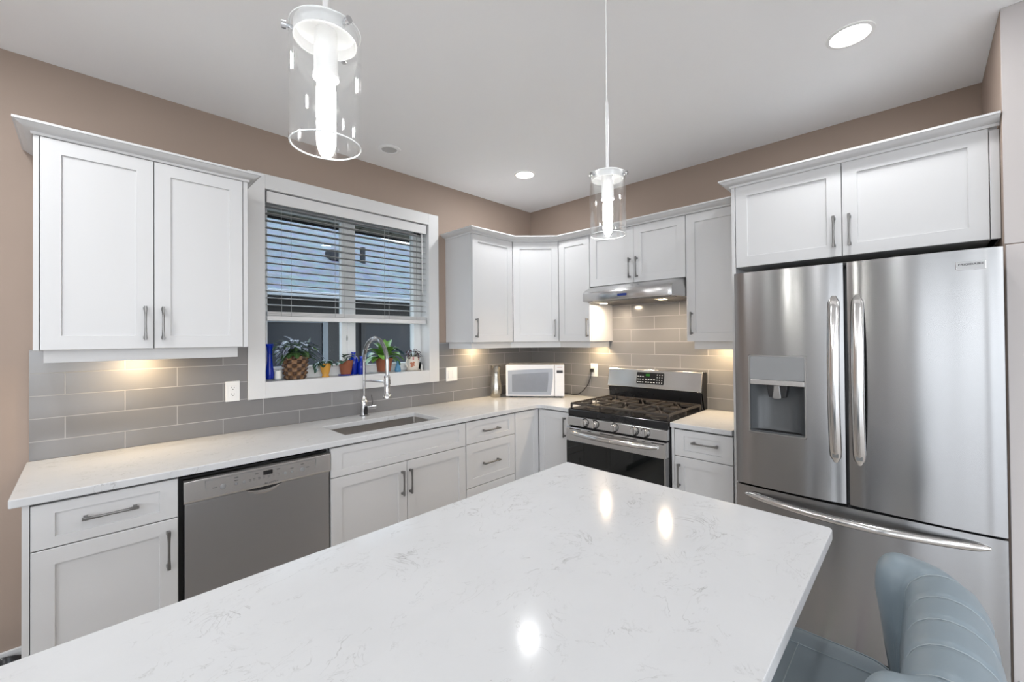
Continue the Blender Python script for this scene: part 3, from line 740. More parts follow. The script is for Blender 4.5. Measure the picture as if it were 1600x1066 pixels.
def smile(y, k0, k1, m_, name):
    r0, r1, r2 = [], [], []
    for i in range(n+1):
        u = -1+2*i/n; dz = .033*(1-u*u)
        r0.append((cxh+u*.080, y, zh-dz*k0)); r1.append((cxh+u*.080, y-.0022, zh-dz*(k0+k1)/2)); r2.append((cxh+u*.080, y, zh-dz*k1))
    b = MB(); b.loft([r0, r1, r2], closed_ring=False, cap=False); b.build(name, m_, t, smooth=60)
smile(-.6272, 0, .62, 'blackmat', 'handle_recess')
smile(-.6276, .42, 1, 'handle_steel', 'handle_lip')

# ------------------------------------------------------------------ gas range
t = thing('gas_range', 'freestanding stainless steel gas range with five knobs and black oven door', 'range', (-.36, -1.33, 0))
ya, yb = -.9505, -1.7095; W = ya-yb
b = MB(); b.box(-.64, -.045, yb, ya, .02, .868); b.build('body', 'blackmat', t, smooth=0, bevel=.002)
b = MB(); b.prism([(-.045, .868), (-.045, .918), (-.648, .918), (-.662, .912), (-.662, .868)], yb, ya, 'y')
b.build('cooktop', 'black', t, bevel=.003, smooth=0)
b = MB(); b.prism([(-.60, .868), (-.660, .868), (-.676, .862), (-.676, .800), (-.60, .800)], yb+.001, ya-.001, 'y'); b.build('control_panel', 'steel', t, bevel=.002, smooth=0)
b = MB()     # oven door frame round its glass
b.box(-.695, -.645, yb+.003, ya-.003, .690, .790); b.build('oven_door', 'steel', t, bevel=.004, smooth=0)
b = MB(); b.box(-.695, -.645, yb+.003, ya-.003, .225, .262); b.build('door_rail', 'steel', t, bevel=.003, smooth=0)
b = MB(); b.box(-.6945, -.645, yb+.003, yb+.016, .262, .690); b.build('door_stile', 'steel_dark', t, bevel=.002, smooth=0)
b = MB(); b.box(-.692, -.645, yb+.016, ya-.003, .262, .690); b.build('door_glass', 'darkglass', t, smooth=0, bevel=.002)
for a0, a1 in ((.035, .130), (.195, .220), (.290, .400), (.455, .565), (.600, .625), (.665, .745)):
    b = MB(); b.box(-.6955, -.694, ya-a1, ya-a0, .7765, .7815); b.build('vent_slot', 'blackmat', t, smooth=0)
b = MB(); b.box(-.693, -.645, yb+.003, ya-.003, .06, .220); b.build('warming_drawer', 'steel', t, bevel=.004, smooth=0)
def bowed(p0, p1, out, bow, n=18, flatend=.04):
    p0, p1, out = Vector(p0), Vector(p1), Vector(out); pts = []
    for i in range(n+1):
        u = i/n; k = 1-abs(2*u-1)**2.4
        pts.append(p0.lerp(p1, u)+out*(bow*k))
    return pts
b = MB(); pts = bowed((-.698, ya-.055, .755), (-.698, yb+.055, .755), (-1, 0, 0), .05)
b.tube(pts, [.011]+[.0175]*17+[.011], 14); b.build('oven_handle', 'handle_steel', t, smooth=60)
for y in (-1.104, -1.188, -1.340, -1.488, -1.564):
    T = frame_T((-.676, y-.004, .832), (0, -1, 0), (0, 0, 1))
    k = MB(T); k.lathe([(.031, -.001), (.031, .0015), (.026, .0015)], (0, 0), 28, cap=False); k.build('knob_gasket', 'blackmat', t)
    k = MB(T); k.lathe([(.027, 0), (.027, .004), (.024, .007), (.022, .020), (.019, .024), (0, .025)], (0, 0), 28, cap=False)
    k = k.build('knob', 'handle_steel', t, smooth=50)
    g = MB(T); g.prism([(-.007, -.023), (.007, -.023), (.005, .024), (0, .027), (-.005, .024)], .018, .036, 'z'); g.build('knob_grip', 'handle_steel', k, bevel=.002, smooth=0)
    g = MB(T); g.box(-.006, .006, .035, .0375, 0, .0006); g.build('knob_mark', 'darkgrey', k, smooth=0)
# backguard
b = MB(); b.prism([(-.045, .918), (-.095, .918), (-.095, 1.035), (-.045, 1.035)], yb+.004, ya-.004, 'y'); b.build('backguard_base', 'black', t, bevel=.002, smooth=0)
b = MB(); b.prism([(-.012, .87), (-.045, .87), (-.045, 1.03), (-.095, 1.032), (-.118, 1.042), (-.114, 1.055), (-.088, 1.178), (-.080, 1.186), (-.012, 1.186)], yb, ya, 'y'); b.build('backguard', 'steel', t, bevel=.003, smooth=30)
b = MB()
for y0, y1 in ((ya-.0005, ya+.0025), (yb-.0025, yb+.0005)): b.prism([(-.014, .87), (-.043, .87), (-.10, 1.04), (-.080, 1.18), (-.014, 1.18)], y0, y1, 'y')
b.build('backguard_end', 'blackmat', t, smooth=0)
T = frame_T((-.1008, -1.319, 1.118), (0, -1, 0), (.207, 0, .978))
b = MB(T); b.loft([rr(-.112, .112, -.045, .045, .008, -.001), rr(-.112, .112, -.045, .045, .008, .0015)]); b.build('clock_panel', 'black', t, smooth=0)
b = MB(T); b.box(-.035, -.003, .016, .034, .001, .0021); b.build('clock_display', 'greenlcd', t, smooth=0)
b = MB(T)
for i in range(3):
    for j in range(4): b.box(.058+i*.019-.002, .058+i*.019+.003, .026-j*.020, .032-j*.020, .001, .0021)
for x in (-.098, -.078, -.058):
    for y in (.010, -.012, -.034): b.box(x-.007, x+.006, y, y+.004, .001, .0021)
for x in (-.032, -.010, .013, .035):
    for y in (-.012, -.034): b.box(x-.007, x+.006, y, y+.006, .001, .0021)
b.build('key_marking', 'lightink', t, smooth=0)
# burners and grates
for bx_, by_, br_ in ((-.50, -1.09, .045), (-.22, -1.09, .036), (-.36, -1.33, .055), (-.50, -1.57, .050), (-.22, -1.57, .040)):
    b = MB(); b.lathe([(br_+.03, .9182), (br_+.028, .9215), (br_, .9225), (br_, .930), (br_*.95, .932), (br_*.9, .938), (br_*.8, .941), (0, .941)], (bx_, by_), 28, cap=False); b.build('burner', 'iron', t, smooth=50)
def bar(b, p0, p1, w=.010, h=.013):
    p0, p1 = Vector(p0), Vector(p1); d_ = (p1-p0).normalized(); s = Vector((-d_.y, d_.x, 0)).normalized()*w/2; z = Vector((0, 0, h/2))
    b.loft([[tuple(p-s-z), tuple(p+s-z), tuple(p+s*.7+z), tuple(p-s*.7+z)] for p in (p0, p1)])
gz = .952
for k in range(3):
    y1 = ya-.010-k*.2475; y0 = y1-.2445; xa_, xb_ = -.635, -.115; yc = (y0+y1)/2
    b = MB()
    for p, q in (((xa_, y0, gz), (xb_, y0, gz)), ((xa_, y1, gz), (xb_, y1, gz)), ((xa_, y0, gz), (xa_, y1, gz)), ((xb_, y0, gz), (xb_, y1, gz)), ((-.375, y0, gz), (-.375, y1, gz))): bar(b, p, q, .012, .014)
    for x in (xa_, -.375, xb_):
        for y in (y0, y1): b.box(x-.006, x+.006, y-.006, y+.006, .918, gz)
    cents = [(-.50, yc), (-.22+.0, yc)] if k != 1 else [(-.50, yc), (-.25, yc)]
    for cx_, cy_ in cents:
        for a in range(6):
            an = 2*PI*a/6+PI/6; ca, sa = math.cos(an), math.sin(an)
            ex = min((abs((xa_ if ca < 0 else -.375) - cx_) if cx_ < -.375 else abs((-.375 if ca < 0 else xb_)-cx_))/max(1e-3, abs(ca)), abs((y1 if sa > 0 else y0)-cy_)/max(1e-3, abs(sa)))
            bar(b, (cx_+ca*.030, cy_+sa*.030, gz+.003), (cx_+ca*ex, cy_+sa*ex, gz-.001), .011, .014)
    b.build('grate', 'iron', t, bevel=.0018, smooth=0)

# ------------------------------------------------------------------ range hood
t = thing('range_hood', 'slim stainless steel under-cabinet range hood above the gas range', 'range hood', (-.25, -1.32, 1.715))
b = MB(); ha, hb = -.9425, -1.7015
def hp(xf, z, ins=0): return [(-.0125, ha, z), (min(-.34, xf+.15), ha, z), (xf+.012, ha-.028, z), (xf, ha-.045, z), (xf, hb+.055, z), (xf+.012, hb+.034, z), (min(-.34, xf+.15), hb, z), (-.0125, hb, z)]
lev = [(-.500, 1.714), (-.503, 1.720), (-.503, 1.772), (-.498, 1.780), (-.480, 1.796), (-.450, 1.812), (-.410, 1.826), (-.365, 1.836), (-.345, 1.8395)]
b.loft([hp(x, z) for x, z in lev]); b.build('body', 'steel', t, smooth=35)
b = MB(); b.box(-.46, -.06, hb+.05, ha-.05, 1.7085, 1.7135); b.build('filter', 'steel_dark', t, smooth=0, bevel=.002)
b = MB()
for i in range(26): b.box(-.45, -.07, hb+.07+i*.024, hb+.078+i*.024, 1.7065, 1.709)
b.build('filter_slat', 'steel_dark', t, smooth=0)
T = frame_T((-.5035, -1.312, 1.745), (0, -1, 0), (0, 0, 1)); b = MB(T); b.box(-.036, .036, -.0085, .0085, -.001, .0012); b.build('display', 'bluelcd', t, smooth=0)
for y in (-1.035, -1.520):
    b = MB(); b.lathe([(.030, 1.7085), (.030, 1.7055), (.022, 1.7050), (0, 1.7050)], (-.30, y), 24, cap=False); b.build('hood_light', 'warmlens', t)
    lamp_area('hood_lamp', (-.30, y, 1.7035), .05, P_HOOD, (1, .80, .58), t)

# ------------------------------------------------------------------ refrigerator
t = thing('refrigerator', 'large stainless steel french door refrigerator with water dispenser', 'refrigerator', (-.4, -2.59, 0))
fa, fb = -2.134, -3.048
b = MB(); b.box(-.735, -.06, fb+.004, fa-.004, .03, 1.752); b.box(-.70, -.1, fb+.02, fa-.02, .0, .03); b.build('body', 'midgrey', t, smooth=0, bevel=.004)
for y in (fa-.05, -2.588, fb+.05):
    b = MB(); b.box(-.79, -.70, y-.035, y+.035, 1.7525, 1.770); b.build('hinge_cover', 'blackmat', t, smooth=0, bevel=.004)
def door_panel(name, y0, y1, z0, z1, hole=None, xe=-.802, bulge=.012, n=16, m_='steel_fridge'):
    """convex door; y0 > y1; hole=(ya, yb, za, zb)"""
    ys = [y0+(y1-y0)*i/n for i in range(n+1)]; zs = [z0, z1]
    if hole: ys = sorted(set(ys+[hole[0], hole[1]]), reverse=True); zs = [z0, hole[2], hole[3], z1]
    def xf(y): u = (y-y1)/(y0-y1)*2-1; return xe-bulge*(1-u**2) + .003*max(0, abs(u)-.985)/.015
    b = MB(); V = {}
    for i, y in enumerate(ys):
        for j, z in enumerate(zs): V[i, j] = b.v((xf(y), y, z))
    for i in range(len(ys)-1):
        for j in range(len(zs)-1):
            if hole and j == 1 and ys[i] <= hole[0]+1e-6 and ys[i+1] >= hole[1]-1e-6: continue
            b.face([V[i, j], V[i+1, j], V[i+1, j+1], V[i, j+1]])
    back = -.740
    B_ = [[b.v((back, y, z)) for z in (z0, z1)] for y in (y0, y1)]
    top = [V[i, len(zs)-1] for i in range(len(ys))]; bot = [V[i, 0] for i in range(len(ys))]
    b.face(top+[B_[1][1], B_[0][1]]); b.face(list(reversed(bot))+[B_[0][0], B_[1][0]])
    b.face([V[0, j] for j in range(len(zs))]+[B_[0][1], B_[0][0]]); b.face([V[len(ys)-1, j] for j in reversed(range(len(zs)))]+[B_[1][0], B_[1][1]])
    b.face([B_[0][0], B_[0][1], B_[1][1], B_[1][0]])
    return b.build(name, m_, t, smooth=20)
def xface(y, y0, y1, xe=-.802, bulge=.012): u = (y-y1)/(y0-y1)*2-1; return xe-bulge*(1-u**2)
dl = door_panel('left_door', fa, -2.5815, .690, 1.766, (-2.199, -2.441, .957, 1.346))
dr = door_panel('right_door', -2.5945, fb, .690, 1.766)
dd = door_panel('freezer_drawer', fa, fb, .050, .680, n=24)
b = MB(); b.box(-.76, -.72, fb+.02, fa-.02, .008, .047); b.build('toe_grille', 'blackmat', t, smooth=0)
def strap(y, z0, z1, yo):
    b = MB(); n = 28; rings = []
    for i in range(n+1):
        u = i/n; z = z0+(z1-z0)*u; e = 1-abs(2*u-1)**2.2; o = .006+.049*e
        w = .0225*(1-(max(0, abs(2*u-1)-.90)/.10)**2*.62); x = xface(y, -2.134, -2.5815)-o
        th = .009
        rings.append([(x+th, y-w, z), (x+th, y+w, z), (x+.002, y+w*.98, z), (x-.004, y+w*.7, z), (x-.0065, y, z), (x-.004, y-w*.7, z), (x+.002, y-w*.98, z)])
    b.loft(rings)
    for z in (z0+.045, z1-.045): b.box(xface(y, -2.134, -2.5815)-.022, -.803, y-.011, y+.011, z-.022, z+.022)
    return b
strap(-2.548, .872, 1.62, 0).build('door_handle', 'handle_steel', dl, smooth=50)
strap(-2.630, .872, 1.62, 0).build('door_handle', 'handle_steel', dr, smooth=50)
b = MB(); n = 28; rings = []
for i in range(n+1):
    u = i/n; y = -2.178+(-3.005+2.178)*u; e = 1-abs(2*u-1)**2.2; x = xface(y, fa, fb)-.004-.052*e; w = .017*(1-(max(0, abs(2*u-1)-.90)/.10)**2*.6); z = .640-.012*e
    rings.append([(x+.010, y, z-w), (x+.010, y, z+w), (x+.002, y, z+w*.95), (x-.006, y, z+w*.55), (x-.009, y, z), (x-.006, y, z-w*.6), (x+.002, y, z-w*.95)])
b.loft(rings)
for y in (-2.225, -2.958): b.box(xface(y, fa, fb)-.016, -.801, y-.02, y+.02, .632, .648)
b.build('drawer_handle', 'handle_steel', dd, smooth=50)
# dispenser
xd = xface(-2.32, fa, -2.5815)
b = MB(); T = frame_T((xd+.002, -2.32, 1.1515), (0, -1, 0), (0, 0, 1))
b = MB(T)
for i in range(1):
    o_ = rr(-.121, .121, -.1945, .1945, .010, .002); i_ = rr(-.115, .115, -.1885, .1885, .007, .002)
    b.loft([rr(-.121, .121, -.1945, .1945, .010, -.02), o_, i_, rr(-.115, .115, -.1885, .1885, .007, -.02)], cap=False)
b.build('dispenser_frame', 'steel_dark', dl, smooth=30)
b = MB(T); b.loft([rr(-.1145, .1145, .0735, .188, .006, -.02), rr(-.1145, .1145, .0735, .188, .006, .003)]); b.build('dispenser_panel', 'greyplastic', dl, smooth=30, bevel=.001)
b = MB(T); b.box(-.1145, .1145, .048, .0725, -.03, .004); b.build('dispenser_band', 'steel', dl, smooth=0, bevel=.002)
b = MB(T)    # cavity with curved back
rings = []
for k in range(13):
    u = -1+2*k/12; x = .1145*u; dep = -.004-.062*(1-abs(u)**4)
    rings.append([(x, .048, dep), (x, -.165, dep), (x, -.188, dep*.85)])
b.loft(rings, closed_ring=False, cap=False)
b.build('dispenser_cavity', 'midgrey', dl, smooth=60)
b = MB(T); b.box(-.1135, .1135, -.188, -.181, -.060, .001); b.build('drip_tray', 'midgrey', dl, smooth=0, bevel=.001)
b = MB(T)
for i in range(9): b.box(-.10, .10, -.1805, -.1795, -.052+i*.005, -.0495+i*.005)
b.build('tray_slot', 'blackmat', dl, smooth=0)
b = MB(T); b.prism([(-.045, .048), (.045, .048), (.036, -.012), (-.036, -.012)], -.055, -.012, 'z'); b.build('spout_housing', 'blackmat', dl, smooth=0, bevel=.003)
b = MB(T); b.prism([(-.012, .048), (.012, .048), (.019, -.014), (.010, -.019), (-.010, -.019), (-.019, -.014)], -.012, -.004, 'z'); b.build('dispenser_paddle', 'steel_dark', dl, smooth=0, bevel=.003)
# badge
xb = xface(-2.966, -2.5945, fb)
u_ = -2.966; sl = (xface(-3.0, -2.5945, fb)-xface(-2.93, -2.5945, fb))/.07
T = frame_T((xb-.001, -2.966, 1.7045), (sl, -1, 0), (0, 0, 1))
b = MB(T); b.box(-.0395, .0395, -.0155, .0155, -.003, .0015); bd = b.build('badge', 'chrome', dr, bevel=.001, smooth=0)
b = MB(T); b.box(-.0375, .0375, -.0135, .0135, .001, .0018); b.build('badge_face', 'badgeface', bd, smooth=0)
text('badge_lettering', 'FRIGIDAIRE', 'darkgrey', bd, T @ Matrix.Translation((0, .0045, .0019)), .066, .0075, .0002, .0002)
text('badge_lettering', 'GALLERY', 'greyink', bd, T @ Matrix.Translation((0, -.0085, .0019)), .044, .0042, .0002)

# ------------------------------------------------------------------ microwave
fl, fr_ = Vector((-.553, -.186, 0)), Vector((-.231, -.587, 0)); ang = math.atan2(fr_.y-fl.y, fr_.x-fl.x)
t = thing('microwave_oven', 'white countertop microwave oven set diagonally in the corner', 'microwave', (-.553, -.186, .914), ang)
T = local((-.553, -.186, .9145), ang)      # local x along the front, -y out of the front
b = MB(T); b.box(0, .514, .012, .300, .012, .290); b.build('body', 'mwwhite', t, bevel=.004, smooth=0)
b = MB(T)
for x in (.04, .47):
    for y in (.05, .26): b.lathe([(.014, 0), (.014, .012)], (x, y), 14)
b.build('foot', 'blackmat', t)
b = MB(T); b.prism([(.0, .012), (.427, .012), (.427, .290), (.0, .290)], -.014, .012, 'y'); d = b.build('door', 'mwwhite', t, bevel=.004, smooth=0)
def curved(x0, x1, z0, z1, bow):
    top = [(x0+(x1-x0)*i/12, z1 - .018*(1-i/12)**1.3) for i in range(13)]
    return [(x0, z0), (x1-bow, z0)] + [(x1-bow+bow*math.sin(PI/2*i/6)*1.0, z0+(z1-z0)*i/7) for i in range(1, 7)] + list(reversed(top))
b = MB(T); b.prism(curved(.018, .415, .026, .256, .018), -.0155, -.013, 'y'); b.build('door_window', 'mwwin', d, smooth=0)
b = MB(T); b.prism(curved(.055, .375, .052, .222, .012), -.0165, -.015, 'y'); b.build('window_screen', 'mwwin2', d, smooth=0)
b = MB(T); b.box(.430, .514, -.014, .012, .012, .290); cp = b.build('control_panel', 'mwwhite', t, bevel=.004, smooth=0)
b = MB(T); b.box(.448, .502, -.0155, -.0135, .216, .240); b.build('display', 'darkgrey', cp, smooth=0)
b = MB(T)
for i in range(3):
    for j in range(7): b.box(.450+i*.018, .464+i*.018, -.0148, -.0135, .060+j*.020, .072+j*.020)
b.build('button', 'plate', cp, smooth=0, bevel=.0005)
b = MB(T); b.box(.453, .496, -.0148, -.0135, .2645, .2675); b.build('panel_marking', 'redink', cp, smooth=0)
b = MB()
pts = [(-.02, -.741, 1.150), (-.038, -.741, 1.148), (-.040, -.738, 1.128), (-.034, -.725, 1.085), (-.030, -.695, 1.020), (-.030, -.645, .962), (-.034, -.60, .930), (-.038, -.560, .9205), (-.042, -.50, .9200), (-.055, -.44, .921), (-.075, -.38, .93), (-.10, -.335, .96)]
def smooth_path(p, k=4):
    P = [Vector(q) for q in p]; out = []
    for i in range(len(P)-1):
        a, b_, c, d_ = P[max(i-1, 0)], P[i], P[i+1], P[min(i+2, len(P)-1)]
        for j in range(k):
            u = j/k; out.append(.5*((2*b_)+(-a+c)*u+(2*a-5*b_+4*c-d_)*u*u+(-a+3*b_-3*c+d_)*u**3))
    out.append(P[-1]); return out
b.tube(smooth_path(pts), .0038, 8); cd_ = b.build('power_cord', 'blackmat', t, smooth=60)
tag_cord = cd_; cd_['label'] = 'black power cord running to the wall outlet'
b = MB(); b.box(-.044, -.0185, -.756, -.726, 1.133, 1.164); b.build('plug', 'blackmat', cd_, bevel=.005, smooth=0)

# ------------------------------------------------------------------ steel carafe-like vase in the corner
b = MB(); px_, py_ = -.600, -.105; s = .28
prof = [(.047, .9145), (.050, .918), (.053, .95), (.0545, .99), (.051, 1.03), (.044, 1.07), (.037, 1.105), (.035, 1.13), (.038, 1.155), (.043, 1.175), (.044, 1.185), (.036, 1.188), (.032, 1.16), (.030, 1.12), (.028, .96), (.0, .955)]
rings = []
for r_, z in prof:
    ring = []
    for j in range(40):
        a = 2*PI*j/40; dz = 0
        if z > 1.15: dz = .008*math.cos(3*a)*(z-1.15)/.04
        rr_ = max(r_, 1e-4)*(1+(.06*math.cos(3*a) if z > 1.15 else 0))
        ring.append((px_+rr_*math.cos(a), py_+rr_*math.sin(a), z+dz))
    rings.append(ring)
b.loft(rings); tag(b.build('vase', 'pewter', smooth=60), 'pewter vase with wavy rim beside the microwave', 'vase')

# ------------------------------------------------------------------ outlets and switches
def outlet(name, label, T, group=None, two=False):
    o = thing(name, label, 'outlet' if not two else 'switch', tuple(T.translation)); w = .070 if not two else .116; h = .115 if not two else .115
    b = MB(T); b.loft([rr(-w/2, w/2, -h/2, h/2, .003, 0), rr(-w/2, w/2, -h/2, h/2, .003, .003), rr(-w/2+.002, w/2-.002, -h/2+.002, h/2-.002, .002, .0055)]); b.build('cover_plate', 'plate', o, smooth=30)
    if not two:
        b = MB(T); b.loft([rr(-.0165, .0165, -.033, .033, .002, .0055), rr(-.016, .016, -.0325, .0325, .002, .0075)]); r_ = b.build('receptacle', 'plate', o, smooth=0)
        b = MB(T)
        for z in (.018, -.018):
            b.box(-.0075, -.0055, z, z+.008, .0072, .0079); b.box(.0055, .0075, z, z+.0065, .0072, .0079); b.lathe([(.0025, .0072), (.0025, .0079)], (0, z-.006), 10)
        b.build('socket_slot', 'darkgrey', r_, smooth=0)
    else:
        for x in (-.023, .023):
            b = MB(T); b.loft([rr(x-.0165, x+.0165, -.033, .033, .002, .0055), rr(x-.0155, x+.0155, -.032, .032, .002, .0085)]); b.build('rocker', 'plate', o, smooth=0)
    return o
outlet('wall_outlet', 'white duplex outlet on the grey tile left of the window', frame_T((-2.5815, -.0103, 1.1505), (1, 0, 0), (0, 0, 1)))
outlet('wall_switch', 'wide white double rocker switch plate on the tile right of the window', frame_T((-1.022, -.0103, 1.143), (1, 0, 0), (0, 0, 1)), two=True)
outlet('wall_outlet', 'white outlet with the black microwave plug on the tile left of the range', frame_T((-.0103, -.752, 1.152), (0, -1, 0), (0, 0, 1)))

# ------------------------------------------------------------------ window blind
t = thing('window_blind', 'white horizontal slat blind half lowered in the sink window', 'blind', (-1.83, .03, 1.54))
bx0, bx1 = WX0+.014, -1.256
b = MB(); b.box(bx0, bx1, -.002, .012, 2.279, 2.350); b.box(bx0, bx1, .012, .06, 2.300, 2.350); b.build('valance', 'trimwhite', t, bevel=.003, smooth=0)
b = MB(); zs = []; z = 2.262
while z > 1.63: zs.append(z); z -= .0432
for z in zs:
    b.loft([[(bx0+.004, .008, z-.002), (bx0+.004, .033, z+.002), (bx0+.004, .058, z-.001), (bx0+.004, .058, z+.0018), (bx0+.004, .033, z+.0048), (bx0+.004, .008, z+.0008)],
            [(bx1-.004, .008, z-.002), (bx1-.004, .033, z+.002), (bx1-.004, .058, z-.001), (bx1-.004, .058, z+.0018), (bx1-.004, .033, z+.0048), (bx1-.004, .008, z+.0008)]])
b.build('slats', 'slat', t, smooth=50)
b = MB()
for i in range(5): b.box(bx0+.004, bx1-.004, .008, .058, 1.592+i*.0052, 1.5955+i*.0052)
b.build('stacked_slats', 'trimwhite', t, smooth=0)
b = MB(); b.box(bx0+.002, bx1-.002, .006, .060, 1.560, 1.590); b.build('bottom_rail', 'trimwhite', t, bevel=.004, smooth=0)
for x in (-2.318, -2.262, -1.985, -1.925, -1.62, -1.585, -1.345):
    b = MB(); b.tube([(x, .007, 2.30), (x, .007, 1.59)], .0012, 6); b.build('ladder_cord', 'cordw', t)
b = MB(); b.tube([(-1.302, -.004, 2.27), (-1.300, -.006, 1.80)], .004, 8); b.build('tilt_wand', 'trimwhite', t)
b = MB(); b.tube([(-1.905, .004, 1.56), (-1.907, .003, 1.44), (-1.905, .006, 1.30)], .0013, 6); b.lathe([(.003, 1.47), (.006, 1.455), (.006, 1.44), (.002, 1.43)], (-1.907, .003), 10); b.build('lift_cord', 'cordw', t)

# ------------------------------------------------------------------ window-sill things
ZS = WZ0+.0005
def pot(b, c, r0, r1, h, rim=.0, z0=None, th=.004):
    z0 = z0 if z0 is not None else ZS
    pr = [(r0, z0), (r1 if not rim else r1-rim*.4, z0+h-(.018 if rim else 0))]
    if rim: pr += [(r1+rim*.2, z0+h-.018), (r1+rim*.4, z0+h)]
    else: pr += [(r1, z0+h)]
    pr += [(pr[-1][0]-th, z0+h), (r1-th-.002, z0+h-.012), (0, z0+h-.012)]
    return b.lathe(pr, c, 28, cap=False)
# blue bud vase on a glass coaster
c = (-2.368, .072)
b = MB(); b.lathe([(.030, ZS), (.032, ZS+.003), (.030, ZS+.008), (.0, ZS+.008)], c, 24, cap=False); tag(b.build('glass_coaster', 'clear', smooth=60), 'small clear glass coaster under the blue bud vase on the sill', 'coaster')
b = MB(); b.lathe([(.017, ZS+.009), (.022, ZS+.014), (.024, ZS+.035), (.021, ZS+.07), (.0155, ZS+.12), (.0145, ZS+.17), (.017, ZS+.205), (.022, ZS+.228), (.0205, ZS+.228), (.0155, ZS+.205), (.013, ZS+.17), (.012, ZS+.05), (0, ZS+.045)], c, 28, cap=False)
tag(b.build('bud_vase', 'blueglass', smooth=60), 'tall slim cobalt blue glass bud vase at the left end of the window sill', 'vase')
c = (-2.325, .055)
b = MB(); b.lathe([(.026, ZS), (.034, ZS+.012), (.033, ZS+.013), (.024, ZS+.003), (0, ZS+.003)], c, 24, cap=False); tag(b.build('candle_dish', 'clear', smooth=60), 'little clear dish holding the white candle on the sill', 'dish')
b = MB(); b.lathe([(.0195, ZS+.004), (.020, ZS+.055), (.017, ZS+.060), (0, ZS+.056)], c, 24, cap=False); cn = b.build('candle', 'candle', smooth=40)
tag(cn, 'short white pillar candle between the blue bud vase and the wicker basket', 'candle')
b = MB(); b.tube([(c[0], c[1], ZS+.055), (c[0]+.001, c[1], ZS+.066)], .001, 6); b.build('wick', 'darkgrey', cn)

# wicker basket with zebra plant
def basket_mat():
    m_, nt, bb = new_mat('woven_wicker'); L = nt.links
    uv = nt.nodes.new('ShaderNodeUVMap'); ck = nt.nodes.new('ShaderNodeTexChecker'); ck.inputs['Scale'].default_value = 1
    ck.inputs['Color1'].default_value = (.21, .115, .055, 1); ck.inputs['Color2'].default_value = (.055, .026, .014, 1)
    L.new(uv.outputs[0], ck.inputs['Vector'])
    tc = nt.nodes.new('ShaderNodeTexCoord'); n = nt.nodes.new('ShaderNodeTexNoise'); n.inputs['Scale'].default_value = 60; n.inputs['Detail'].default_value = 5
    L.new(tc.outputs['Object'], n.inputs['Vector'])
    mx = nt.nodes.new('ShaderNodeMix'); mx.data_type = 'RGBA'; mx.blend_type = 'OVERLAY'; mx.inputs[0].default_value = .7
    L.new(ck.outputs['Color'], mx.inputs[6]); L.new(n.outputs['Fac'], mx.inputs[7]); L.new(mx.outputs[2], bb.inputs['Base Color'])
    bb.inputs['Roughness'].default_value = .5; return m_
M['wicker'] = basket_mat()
bc = (-2.226, .050)
t = thing('basket_planter', 'dark woven wicker basket with trailing striped purple plant on the sill', 'potted plant', (bc[0], bc[1], ZS))
b = MB(); N = 8; rows = 6
hgt = .148
rings = []; nz = 56; na = 96
for i in range(nz+1):
    u = i/nz; z = ZS+.002+hgt*u; r0 = .058+.022*u**.8
    ring = []
    for j in range(na):
        a = 2*PI*j/na; row = int(min(rows-1e-6, u*rows)); ph = row % 2
        wv = math.cos(N*a+ph*PI); rowp = abs(math.sin(PI*u*rows))
        rr_ = r0+.0085*wv*rowp+.003*rowp-.003
        ring.append((bc[0]+rr_*math.cos(a), bc[1]+rr_*math.sin(a), z))
    rings.append(ring)
b.loft(rings, cap=False); b.lathe([(.078, ZS+hgt), (.074, ZS+hgt+.004), (.068, ZS+hgt), (.068, ZS+hgt-.02), (0, ZS+hgt-.02)], bc, 32, cap=False); b.lathe([(0, ZS+.001), (.057, ZS+.001)], bc, 32, cap=False)
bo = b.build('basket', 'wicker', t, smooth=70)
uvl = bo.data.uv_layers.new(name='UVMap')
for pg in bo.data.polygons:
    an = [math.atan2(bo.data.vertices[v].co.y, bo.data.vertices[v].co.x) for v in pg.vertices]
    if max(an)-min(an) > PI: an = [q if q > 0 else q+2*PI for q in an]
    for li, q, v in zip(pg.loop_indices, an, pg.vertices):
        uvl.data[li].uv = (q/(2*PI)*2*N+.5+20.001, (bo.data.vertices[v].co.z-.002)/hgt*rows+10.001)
b = MB(); b.lathe([(.067, ZS+hgt-.018), (.03, ZS+hgt-.008), (0, ZS+hgt-.006)], bc, 20, cap=False); b.build('soil', 'soil', t)
rnd = random.Random(3)
b = MB(); b2 = MB(); st = MB()
def clampy(p): return p
for i in range(64):
    a = rnd.uniform(0, 2*PI); R_ = rnd.uniform(.02, .105); hz = rnd.uniform(.02, .125)*(1-R_/.16)+.012
    x = bc[0]+R_*math.cos(a)*1.05; y = bc[1]+min(.03, R_*math.sin(a)*.55)-.008; z = ZS+hgt+hz
    dx = math.cos(a+rnd.uniform(-.8, .8)); dy = math.sin(a+rnd.uniform(-.8, .8))*.5-.25
    tgt = b if rnd.random() < .72 else b2
    tgt.leaf((x, y, z), (dx, dy, rnd.uniform(-.1, .5)), rnd.uniform(.055, .085), rnd.uniform(.026, .038), rnd.uniform(.6, 1.4), .25, 6)
    st.tube([(bc[0]+.02*math.cos(a), bc[1]+.02*math.sin(a), ZS+hgt-.01), ((bc[0]+x)/2, (bc[1]+y)/2, z+.01), (x, y, z)], .0016, 5)
